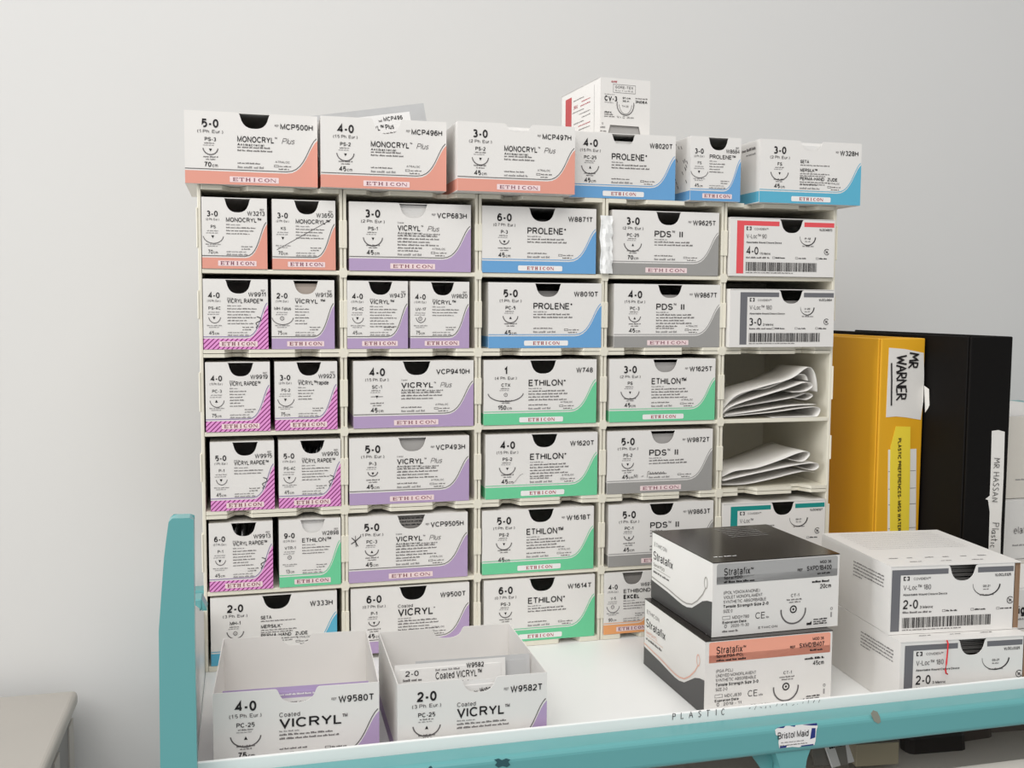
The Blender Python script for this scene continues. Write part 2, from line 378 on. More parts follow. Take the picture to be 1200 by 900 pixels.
# ================================================================== SETTING
ZT = 1.3467
BOUND = [1.34669, 1.27297, 1.19779, 1.12339, 1.04800, 0.97384, 0.90000]
CW = 0.13
WALLY = 0.335
def structure(name, a, b, m):
    mb = MB(); mb.box(a, b, m); return tag(mb.build(name), kind='structure')
WALL = mat('wall_paint', (217, 216, 214), 0.7, spec=0.25, noise=0.012, nscale=3.0, bump=0.18)
nt = WALL.node_tree
FLOOR = mat('floor_vinyl', (176, 178, 180), 0.4, noise=0.04, nscale=6)
CEIL = mat('ceiling_paint', (232, 232, 230), 0.8, noise=0.01, nscale=5)
structure('wall_back', (-2.6, WALLY, 0), (3.2, WALLY + 0.1, 2.7), WALL)
structure('floor', (-2.6, -4.0, -0.05), (3.2, WALLY, 0), FLOOR)

# ================================================================== TROLLEY
LIPY = -0.2505
trolley = empty('trolley', (0.55, -0.02, 0))
tag(trolley, 'teal enamelled trolley with white tray top carrying the box rack', 'trolley')
def tparent(o):
    o.parent = trolley; o.matrix_parent_inverse = Matrix.Translation((-0.55, 0.02, 0)); return o
mb = MB()
mb.box((0.0, LIPY, 0.897), (1.15, 0.31, 0.900), TRAYW)
mb.box((0.0, LIPY - 0.0028, 0.897), (1.15, LIPY, 0.9255), TRAYW)
mb.box((1.147, LIPY, 0.90), (1.15, 0.31, 0.93), TRAYW)
mb.prism([(-0.0030, LIPY - 0.0028, 0.897), (-0.0030, 0.31, 0.897), (-0.0030, 0.31, 0.94), (-0.0030, 0.0, 0.958), (-0.0030, -0.16, 1.010), (-0.0030, LIPY - 0.0028, 1.030)], (0.0027, 0, 0), TRAYW)
mb.box((0.0, 0.307, 0.90), (1.147, 0.31, 0.93), TRAYW)
tray = tparent(mb.build('tray', bevel=0.0009)); tray['label'] = 'white tray top with low raised front lip'
# handwriting on the lip
mb = MB(); a = Art(mb, (0, LIPY - 0.0028, 0), (1, 0, 0), (0, 0, 1), (0, -1, 0))
p0 = atY(788, 843.5, LIPY - 0.003)
a.hand('PLASTIC', p0.x, p0.z, 0.0050, 0.0006, INKG, gap=0.95, seed=5)
for i in range(14):
    u = p0.x + 0.066 + i * 0.0048
    rg = random.Random(i); a.strip([(u, p0.z + .001 + rg.uniform(0, .002)), (u + rg.uniform(-.001, .002), p0.z + .002 + rg.uniform(0, .003))], 0.0005, INKL if i % 3 else INKG)
w = mb.build('lip_lettering', tray); w['label'] = 'faint handwriting on the lip'
# front rail: square tube
RY0, RY1, RZ0, RZ1 = -0.2795, -0.2540, 0.8950, 0.9180
mb = MB(); mb.box((0.0, RY0, RZ0), (1.16, RY1, RZ1), TEAL)
rail = tparent(mb.build('front_rail', bevel=0.0045, segs=4)); rail['label'] = 'teal square-tube front rail'
# torn maker's sticker on the rail
mb = MB(); a = Art(mb, (0, RY0 - 0.0002, 0), (1, 0, 0), (0, 0, 1), (0, -1, 0))
def rp(px, py): p = atY(px, py, RY0); return (p.x, p.z)
outl = [rp(*p) for p in ((908, 855), (912, 852), (921, 850.5), (930, 850), (938, 849), (947, 848), (957, 847), (958, 851), (956.5, 856), (956, 861), (955.5, 868), (954, 873), (948, 873.5), (940, 874), (936, 875.5), (928, 875), (921, 876), (913, 877), (912, 870), (913, 863), (909, 861))]
a.poly(outl, WHITEINK, 0)
NAVY = mat('navy_print', (38, 52, 120), 0.5)
for q in (((909, 853), (914, 851.7), (920, 850.5), (918, 853)), ((925, 850.5), (932, 849.6), (931, 851.5)), ((940, 849), (957, 847), (957.5, 850), (950, 850)), ((951, 853), (955.5, 853), (955, 864), (949, 866), (950, 859)), ((914, 874.5), (922, 873), (921, 875.8), (913, 876.8)), ((938, 873.5), (953, 871.5), (953, 873), (939, 874.6))):
    a.poly([rp(*p) for p in q], NAVY, 1)
p = rp(911, 866.0); q = rp(947, 862)
b2 = Art(mb, (p[0], RY0 - 0.0002, p[1] - .0002), Vector((q[0] - p[0], 0, q[1] - p[1])).normalized(), (0, 0, 1), (0, -1, 0))
b2.text('Bristol Maid', 0, 0, 0.0055, INK, width=q[0] - p[0])
b2.micro(0.003, -0.0035, 0.020, 0.0009, INKL); b2.micro(0.002, -0.0058, 0.024, 0.0009, INKG)
mb.build('sticker', rail)['label'] = 'torn white sticker with blue corners'
RES = mat('tape_residue', (138, 140, 128), 0.7); DTEAL = mat('dark_teal_mark', (44, 84, 90), 0.6)
for nm, lb, mm, q in (('tape_residue', 'grey tape residue', RES, ((1020, 836), (1023, 832), (1028, 834), (1031, 840), (1032, 846), (1029, 848), (1024, 845))),
                      ('stamped_emblem', 'dark stamped emblem', DTEAL, ((579, 890), (584, 888.5), (588, 890.5), (593, 888.5), (598, 890), (595.5, 892.5), (598, 896), (594, 899), (589, 897.5), (584, 899.5), (580, 896.5), (582.5, 893))),
                      ('paint_chip', 'dark paint chip', DTEAL, ((502, 899), (505, 897), (507, 900), (503, 902)))):
    mb = MB(); a = Art(mb, (0, RY0 - 0.0002, 0), (1, 0, 0), (0, 0, 1), (0, -1, 0)); a.poly([rp(*p) for p in q], mm, 0)
    mb.build(nm, rail)['label'] = lb
# corner post, tapering towards the top
PY = -0.2795
outl = [(186, 740), (189.5, 690), (192, 655), (195, 630), (197.5, 612), (202, 607.5), (222, 607), (227, 609), (227.3, 640), (227.6, 700), (228, 740)]
pts = [atY(x, y, PY) for x, y in outl]
lo = [(pts[-1].x + .0004, PY, 0.10), (pts[0].x - 0.0015, PY, 0.10), (pts[0].x - 0.0012, PY, 0.9)]
pl = [Vector(p) for p in pts] + [Vector(p) for p in lo]
mb = MB(); mb.prism(pl, (0, 0.014, 0), TEAL)
tparent(mb.build('corner_post', bevel=0.0035, segs=3))['label'] = 'teal upright end post with tapered top'
for nm, x, y in (('corner_post', 1.137, PY), ('corner_post', 1.137, 0.285), ('corner_post', -0.026, 0.285)):
    mb = MB(); mb.box((x, y, 0.10), (x + 0.026, y + 0.026, 1.10 if x > 0 else 0.90), TEAL)
    tparent(mb.build(nm, bevel=0.0035, segs=3))
mb = MB(); mb.box((1.137, PY, 1.083), (1.163, 0.311, 1.107), TEAL); tparent(mb.build('end_rail', bevel=0.004, segs=3))
mb = MB(); mb.box((0, 0.285, 0.872), (1.137, 0.311, 0.896), TEAL); tparent(mb.build('rear_rail', bevel=0.004, segs=3))
mb = MB(); mb.box((-0.006, -0.090, 0.985), (0.0015, -0.070, 0.995), TEAL); mb.prism([(0.0015, -0.09, .985), (0.006, -0.09, .985), (0.0015, -0.09, .995)], (0, .02, 0), TEAL)
tparent(mb.build('side_clip', bevel=0.001))
# centre leg with gusset
p = atY(931, 875, RY0)
mb = MB(); x = p.x; 
mb.prism([(x - .0165, RY0 + .002, RZ0 + .004), (x + .0165, RY0 + .002, RZ0 + .004), (x + .0125, RY0 + .002, RZ0 - .007), (x + .0115, RY0 + .002, RZ0 - .015), (x + .0115, RY0 + .002, 0.08), (x - .0105, RY0 + .002, 0.08), (x - .0105, RY0 + .002, RZ0 - .012), (x - .0125, RY0 + .002, RZ0 - .006)], (0, 0.022, 0), TEAL)
mb.prism([(x - .011, RY0 + .013, RZ0 + .002), (x - .034, RY0 + .013, RZ0 + .002), (x - .011, RY0 + .013, RZ0 - .03)], (0, 0.003, 0), TEAL)
tparent(mb.build('centre_leg', bevel=0.002))
# shallow lower tray under the rail
GREYT = mat('grey_enamel', (214, 208, 200), 0.4, spec=0.4)
LZ = 0.832
mb = MB()
mb.box((0.01, -0.262, LZ), (1.13, 0.28, LZ + .003), GREYT)
mb.box((0.01, -0.2800, LZ - .012), (1.13, -0.262, LZ + .026), GREYT)
tparent(mb.build('lower_tray', bevel=0.006, segs=3))['label'] = 'grey lower tray with rolled front edge'

# ================================================================== RACK
rack = empty('compartment_rack', (0.325, 0.07, 0.90))
tag(rack, 'cream plastic rack of thirty compartments holding the suture boxes', 'rack')
def rparent(o):
    o.parent = rack; o.matrix_parent_inverse = Matrix.Translation((-0.325, -0.07, -0.90)); return o
RD = 0.142
def vpanel(x0, x1):
    mb = MB(); mb.box((x0, 0.0, 0.9), (x1, RD, ZT + 0.0036), CREAM); return mb
def divider(i):
    x = CW * i
    mb = MB()
    for s in (-1, 1):
        mb.box((x + (0.0004 if s > 0 else -0.0031), 0, 0.9), (x + (0.0031 if s > 0 else -0.0004), RD, ZT + 0.0036), CREAM)
        for j in range(0, 6):                     # small clip steps along the front edge
            zc = (BOUND[j] + BOUND[j + 1]) / 2
            mb.box((x + s * 0.0018 - .0018, -0.0010, zc - 0.014), (x + s * 0.0018 + .0018, 0.0012, zc + 0.012), CREAM)
    for j in range(1, 6):
        z = BOUND[j]
        mb.prism([(x - .0045, -.0012, z), (x - .0028, -.0012, z + .0045), (x + .0028, -.0012, z + .0045), (x + .0045, -.0012, z), (x + .0028, -.0012, z - .0045), (x - .0028, -.0012, z - .0045)], (0, 0.0025, 0), CREAM)
    mb.box((x - .0005, 0.003, 0.9), (x + .0005, RD, ZT), CREAM)
    return rparent(mb.build('divider', bevel=0.0004, segs=1))
for i in range(1, 5): divider(i)
for x0, x1 in ((-0.0001, 0.0028), (5 * CW - 0.0028, 5 * CW + .0004)):
    mb = vpanel(x0, x1)
    for j in range(6):
        zc = (BOUND[j] + BOUND[j + 1]) / 2
        xo = x0 - .0012 if x0 < .1 else x1 - 0.0002
        mb.box((xo, -0.001, zc - 0.016 + (.010 if j % 2 else 0)), (xo + .0014, 0.008, zc + 0.020), CREAM)
    rparent(mb.build('side_panel', bevel=0.0004, segs=1))
def shelf(i, z0, z1, notched):
    x0, x1 = CW * i + 0.0031, CW * (i + 1) - 0.0031
    w = x1 - x0; mb = MB()
    if not notched: mb.box((x0, 0.0, z0), (x1, RD, z1), CREAM)
    else:
        mb.box((x0, 0.014, z0), (x1, RD, z1), CREAM)
        for f0, f1, s0, s1 in ((0.0, 0.15, 0, 1), (0.33, 0.66, 1, 1), (0.85, 1.0, 1, 0)):
            a, b = x0 + w * f0, x0 + w * f1
            mb.prism([(a, -0.0006, z0), (b, -0.0006, z0), (b + .007 * s1, 0.0141, z0), (a - .007 * s0, 0.0141, z0)], (0, 0, z1 - z0), CREAM)
    return rparent(mb.build('shelf', bevel=0.0004, segs=1))
SHELFTOP = []
for j, z in enumerate(BOUND):
    for i in range(5):
        if j == 0: shelf(i, z - 0.0004, z + 0.0036, True)
        elif j == 6: shelf(i, z + 0.0003, z + 0.0052, True)
        elif j in (2, 4): shelf(i, z + 0.0003, z + 0.0036, True); shelf(i, z - 0.0036, z - 0.0003, True)
        else: shelf(i, z - 0.0020, z + 0.0020, False)
    SHELFTOP.append(z + (0.0036 if j in (0, 2, 4) else 0.0052 if j == 6 else 0.0020))
mb = MB(); mb.box((0.0, RD, 0.9), (5 * CW, RD + 0.0025, ZT + .0036), CREAM); rparent(mb.build('back_panel'))

# ================================================================== SUTURE BOXES
BH = 0.0643
def notch(xc, a, b, h):
    k = [(-1.22, 0), (-1.13, .035), (-1.06, .13), (-1.0, .30), (-.93, .50), (-.81, .70), (-.63, .86), (-.42, .955), (-.2, .995), (0, 1.0)]
    k = k + [(-x, y) for x, y in k[-2::-1]]
    return [(xc + x * a, h - y * b) for x, y in k]

def front_panel(root, w, h, nt_, m=CARD, x0=0.0, name='front_panel'):
    t = 0.0007
    out = [(x0, 0), (x0 + w, 0), (x0 + w, h)] + ([(x0 + w * nt_[0] - (p - w * nt_[0]) + 0, q) for p, q in []] if False else [])
    if nt_: out += [(x0 + p, q) for p, q in notch(w * nt_[0], w * nt_[1], h * nt_[2], h)][::-1]
    out += [(x0, h)]
    mb = MB(); mb.prism([(u, 0, v) for u, v in out], (0, t, 0), m)
    return mb.build(name, root)

def carton(root, w, h, d, lid=True, band=None, bh=0.205, inner=None, name='carton', back_notch=None, fronttop=0.0):
    """tray sides, base and back; printed band runs round the sides"""
    t = 0.0007; mb = MB(); inn = inner or CARD
    mb.box((0, t, 0), (w, d, t), CARD)
    for x0, x1 in ((0, t), (w - t, w)):
        zb = h * bh if band else 0.0
        if band: mb.box((x0, t, t), (x1, d - t, zb), band)
        mb.box((x0, t, max(zb, t)), (x1, d - t, h - (t if lid else 0)), CARD)
    if back_notch:
        out = [(0, 0), (w, 0), (w, h)] + notch(w * back_notch[0], w * back_notch[1], h * back_notch[2], h)[::-1] + [(0, h)]
        mb.prism([(u, d - t, v) for u, v in out], (0, t, 0), CARD)
    else: mb.box((0, d - t, t), (w, d, h - (t if lid else 0)), CARD)
    o = mb.build(name, root)
    if lid:
        mb = MB(); mb.box((0, t + 0.0002, h - t), (w, d, h), CARD); mb.build('lid', root)
    return o

def swoosh(w, h, xs, yb, yr, n=10):
    """lower edge curve of the white field: flat at height yb until xs, then up to the right edge at height yr"""
    pts = []
    P0, P1, P2, P3 = (xs, yb), (xs + (w - xs) * .62, yb), (w - (w - xs) * .30, yr - (yr - yb) * .22), (w, yr)
    for k in range(n + 1):
        t = k / n
        pts.append(tuple((1 - t) ** 3 * P0[i] + 3 * (1 - t) ** 2 * t * P1[i] + 3 * (1 - t) * t * t * P2[i] + t ** 3 * P3[i] for i in (0, 1)))
    return pts

def maker_print(panel, w, h, d):
    """d: size, eur, code, cm, ref, prod, col, arc (radius fraction), up, style; small boxes carry a narrower layout"""
    small = d.get('small'); col = d['col']; mb = MB(); a = Art(mb, (0, 0, 0), (1, 0, 0), (0, 0, 1), (0, -1, 0))
    bb = MB(); b = Art(bb, (0, 0, 0), (1, 0, 0), (0, 0, 1), (0, -1, 0))
    Y = lambda f: h * (1 - f)
    yb = Y(.845 if small else .82); xs = w * (.66 if small else .76); yr = Y(.36 if small else .34)
    sw = swoosh(w, h, xs, yb, yr)
    b.poly([(0, 0.0001), (w, 0.0001)] + [(u, v) for u, v in sw[::-1]] + [(0, yb)], BAND[col], 0)
    off = h * .026
    ln = [(0, yb + off)] + [(u - off * .55 * (k / 10), v + off * (1 - .0 * k)) for k, (u, v) in enumerate(sw)]
    ln = [(u, v) for u, v in ln if v < yr + off * 1.2]
    b.strip(ln, h * .011, LINE[col], 1)
    bb.build('colour_band', panel)['label'] = {'pink': 'pink band with magenta diagonal stripes'}.get(col, {'lightblue': 'light blue', 'tan': 'tan orange'}.get(col, col) + ' band sweeping up at one end')
    sx = w * (.165 if small else .19)
    sz = h * (.082 if small else .118)
    if small:
        a.text(d['size'], sx, Y(.27), h * .080, INK, 'c', cond=.92, bold=.012)
        a.text(d['eur'], sx, Y(.325), h * .032, INKG, 'c', width=w * .20)
        a.text(d['code'], sx + w * .01, Y(.435), h * .045, INK, 'c', cond=.95)
        a.micro(sx - w * .085, Y(.475), w * .17, h * .014, INKL); a.micro(sx - w * .10, Y(.505), w * .20, h * .014, INKL)
        r = w * d.get('arc', .12)
        if d.get('straight'): a.strip([(w * .07, Y(.72)), (w * .93, Y(.27))], h * .008, INKG)
        elif r > 0: a.arc(sx + w * .01, Y(.53), r, min(r * 1.15, h * .115), 188, 352, h * .010, INKG)
        ty = Y(.555)
    else:
        a.text(d['size'], sx, Y(.225), h * .118, INK, 'c', cond=.9, bold=.016)
        a.text(d['eur'], sx, Y(.30), h * .045, INKG, 'c', width=w * .19)
        a.text(d['code'], sx, Y(.41), h * .052, INK, 'c', cond=.98, bold=.006)
        a.micro(sx - w * .045, Y(.445), w * .09, h * .016, INKG); a.micro(sx - w * .055, Y(.472), w * .09, h * .012, INKL)
        r = w * d.get('arc', .06)
        a.arc(sx, Y(.50), r, min(r * 1.05, h * .15) * .92, 186, 354, h * .014, INKG) if r > 0 else a.strip([(sx - w * .05, Y(.53)), (sx + w * .05, Y(.53))], h * .008, INKG)
        ty = Y(.535)
    tr = h * .020
    if d.get('round'): a.arc(sx, ty, tr * 1.3, tr * 1.3, 0, 360, tr * .4, INKG); a.rect(sx - tr * .3, ty - tr * .3, sx + tr * .3, ty + tr * .3, INKG, 2)
    elif d.get('up'): a.poly([(sx - tr, ty - tr), (sx + tr, ty - tr), (sx, ty + tr)], INK, 2)
    else: a.poly([(sx - tr, ty + tr), (sx, ty - tr), (sx + tr, ty + tr)], INK, 2)
    if small:
        a.micro(sx - w * .11, Y(.665), w * .23, h * .016, INKL); a.micro(sx - w * .08, Y(.69), w * .16, h * .014, INKL)
        a.text(d['cm'], sx, Y(.79), h * .055, INK, 'r', cond=.85); a.text('cm', sx + w * .012, Y(.79), h * .040, INKG, 'l', cond=.9)
        px = w * .37
        if d.get('coated', True) and d['prod'].startswith('VIC'): a.micro(px, Y(.275), w * .09, h * .014, INKL)
        a.text(d['prod'], px, Y(.34), h * .063, INK, width=w * d.get('pw', .54), bold=.004)
        if d.get('prod2'): a.text(d['prod2'], px, Y(.435), h * .068, INK, width=w * .30, bold=.03)
        n = d.get('lines', 5); y0 = .385 + (.09 if d.get('prod2') else 0)
        for k in range(n): a.micro(px, Y(y0 + k * .042), w * [.22, .47, .44, .36, .45, .3, .4, .46][k % 8] * d.get('lw', 1), h * .017, INKG if k else INKL, seed=k * 7 + len(d['ref']))
        a.text('REF', w * .955, Y(.175), h * .030, INKG, 'r', cond=.8)
        a.text(d['ref'], w * .965, Y(.245), h * .062, INK, 'r', width=w * .27)
        a.micro(w * .60, Y(.690), w * .17, h * .018, INKG); a.micro(w * .60, Y(.725), w * .15, h * .016, INKG)
        a.micro(px, Y(.765), w * .30, h * .016, INKL); a.micro(px, Y(.805), w * .33, h * .022, INKL)
        p0, p1 = w * .24, w * .83; plv = (.960, .885)
    else:
        a.micro(sx - w * .055, Y(.635), w * .11, h * .020, INKG); a.micro(sx - w * .035, Y(.668), w * .07, h * .016, INKG)
        yc = d.get('cmy', .765)
        a.text(d['cm'], sx + w * .005, Y(yc), h * .068, INK, 'r', cond=.95, bold=.01); a.text('cm', sx + w * .012, Y(yc), h * .048, INKG, 'l', cond=1.0)
        px = w * .39; st = d.get('style', 'old')
        if d['prod'].startswith('VIC'): 
            if d.get('bigcoat'): a.text('Coated', px, Y(.325), h * .052, INKG, width=w * .125)
            else: a.text('Coated', px, Y(.298), h * .022, INKG, width=w * .05)
        cap = h * (.083 if st == 'plus' else .098 if not d.get('bigcoat') else .115)
        ypr = .405 if not d.get('bigcoat') else .455
        a.text(d['prod'], px, Y(ypr), cap, INK, width=w * d.get('pw', .33), bold=.006)
        if d.get('tm'): a.text(d['tm'], px + w * (d.get('pw', .33) + .008), Y(ypr - .045), cap * (.62 if d.get('tail') or d.get('bigcoat') else .5), INKG, cond=.85)
        if d.get('tail'): a.text(d['tail'], px + w * (d['pw'] + .078), Y(ypr), cap, INK, width=w * .032)
        if st == 'plus':
            e = px + w * (d['pw'] + .06)
            a.text('Plus', e, Y(ypr), cap * .95, INKG, width=w * .10, shear=.3, bold=-.012)
            a.text('Antibacterial', px, Y(.455), h * .032, INK, width=w * .20, space=1.2, bold=.01)
            if d['prod'].startswith('VIC'): a.micro(px + w * .21, Y(.455), w * .14, h * .018, INKG)
        elif st == 'seta':
            pass
        if st != 'seta':
            n = d.get('lines', 3); y0 = .485 if st == 'plus' else ypr + .045
            if st != 'plus': a.micro(px, Y(y0), w * .12, h * .018, INKL); y0 += .042
            for k in range(n): a.micro(px, Y(y0 + k * .045), w * [.33, .36, .27, .34, .2][k % 5] * d.get('lw', 1), h * .023, INKG, seed=k * 5 + len(d['prod']))
        a.text(d['ref'], w * .965, Y(.205), h * .078, INK, 'r', width=w * (.033 * len(d['ref']) + .018), bold=.006)
        if d.get('refmark'): a.text('REF', w * (.965 - .033 * len(d['ref']) - .018 - .012), Y(.172), h * .030, INKG, 'r', cond=.8)
        a.micro(px, Y(.705), w * .17, h * .020, INKG); a.micro(px, Y(.765), w * .20, h * .030, INKL)
        if d.get('atraloc', True): a.text('ATRALOC', w * .675, Y(.675), h * .028, INKG, width=w * .11)
        a.frame(w * .665, Y(.735), w * .70, Y(.705), h * .006, INKG); a.micro(w * .705, Y(.728), w * .10, h * .018, INKG); a.micro(w * .70, Y(.768), w * .08, h * .018, INKG)
        if st == 'plus': p0, p1 = w * .33, w * .70
        else: p0, p1 = w * .31, w * .70
        plv = (.965, .885)
    neat = d.get('neat', small or d.get('style') == 'plus')
    a.rrect(p0, Y(plv[0]), p1, Y(plv[1]), h * (.008 if neat else .02), PINKPL if neat else WHITEINK, 2)
    inx = (p1 - p0) * (.05 if neat else .19)
    a.maker(p0 + inx, p1 - inx, Y(plv[0]) + h * .016, h * .048, WINEINK if neat else REDINK)
    if d.get('seta'):
        px = w * .39
        for k, (s, wd) in enumerate((('SETA', .085), (d['seta'], .17), ('PERMA-HAND', .24))):
            a.text(s, px, Y(.355 + k * .135), h * .052, INK, width=w * wd, bold=.008)
            a.micro(px, Y(.392 + k * .135), w * .29, h * .018, INKG)
            if k: a.micro(px, Y(.425 + k * .135), w * .25, h * .018, INKG)
        a.text('ZIJDE', px + w * .27, Y(.625), h * .052, INK, width=w * .10, bold=.008)
    return mb

BOXN = {}
def suture_box(d, loc, rz=0.0, w=None, h=BH, depth=0.124):
    small = d.get('small'); w = w or (0.0575 if small else 0.1165)
    o = empty('suture_box', loc, rz)
    tag(o, d['label'], 'box', d.get('group', 'suture boxes in the rack'))
    band = BAND[d['col']] if d['col'] != 'pink' else mat('plain_pink_side', (205, 120, 180), 0.5)
    carton(o, w, h, depth, d.get('lid', True), band, .155 if small else .18, back_notch=d.get('back_notch'))
    nt_ = d.get('notch', (.545, .180, .205) if small else (.52, .105, .215))
    fp = front_panel(o, w, h, nt_)
    mb = maker_print(fp, w, h, d)
    if d.get('extra'): d['extra'](Art(mb, (0, 0, 0), (1, 0, 0), (0, 0, 1), (0, -1, 0)), w, h)
    mb.build('print', fp)
    return o, w, h

def sachet(name, label, loc, w, h, t, m, rz=0.0, tilt=0.0, group='sachets inside the boxes', art=None, parts=True):
    """flat sealed sachet standing on edge: card body with a crimped film border"""
    o = empty(name, loc, rz); o.rotation_euler = (tilt, 0, rz)
    tag(o, label, 'sachet', group)
    mb = MB(); e = min(w, h) * .06
    mb.prism([(e, 0, e * .5), (w - e, 0, e * .5), (w - e, 0, h - e), (e, 0, h - e)], (0, t, 0), m)
    bd = mb.build('pouch', o, bevel=min(t * .3, .0006), segs=2)
    mb = MB(); mb.box((0, t * .4, 0), (w, t * .6, h), m); mb.build('crimped_edge', o)
    if art:
        mb = MB(); art(Art(mb, (0, 0, 0), (1, 0, 0), (0, 0, 1), (0, -1, 0)), w, h); mb.build('print', o)
    return o

EUR = {'1': '(4 Ph. Eur.)', '2-0': '(3 Ph. Eur.)', '3-0': '(2 Ph. Eur.)', '4-0': '(1.5 Ph. Eur.)', '5-0': '(1 Ph. Eur.)', '6-0': '(0.7 Ph. Eur.)', '9-0': '(0.3 Ph. Eur.)'}
def D(size, code, cm, ref, prod, col, label, **k):
    d = dict(size=size, eur=EUR[size], code=code, cm=cm, ref=ref, prod=prod, col=col, label=label); d.update(k); return d
def xmark(a, w, h):
    a.strip([(w * .02, h * .60), (w * .05, h * .63), (w * .10, h * .71)], .0008, INK, 4); a.strip([(w * .025, h * .69), (w * .05, h * .65), (w * .075, h * .56)], .0008, INK, 4)
    a.strip([(w * .055, h * .72), (w * .06, h * .55)], .0006, INKG, 4)
def pencil(a, w, h):
    a.hand('NI', w * .25, h * .245, h * .06, .0005, INKG, seed=2)
    a.strip([(w * .32, h * .27), (w * .34, h * .275)], .0005, INKG, 4)
    a.strip([(w * .375, h * .25), (w * .38, h * .34), (w * .395, h * .35)], .0005, INKG, 4)
    pts = [(w * (.395 + .145 * t / 24), h * (.315 + .02 * math.sin(t * 1.5))) for t in range(25)]
    a.strip(pts, .0005, INKG, 4)
def scribble(a, w, h):
    rg = random.Random(4)
    pts = [(w * (.80 + .10 * rg.random()), h * (.30 + .17 * t / 9)) for t in range(10)]
    a.strip(pts, .0007, INK, 4)
def scratch(a, w, h):
    a.strip([(w * .235, h * .23), (w * .26, h * .27), (w * .30, h * .36), (w * .33, h * .385)], .0004, INKL, 4)

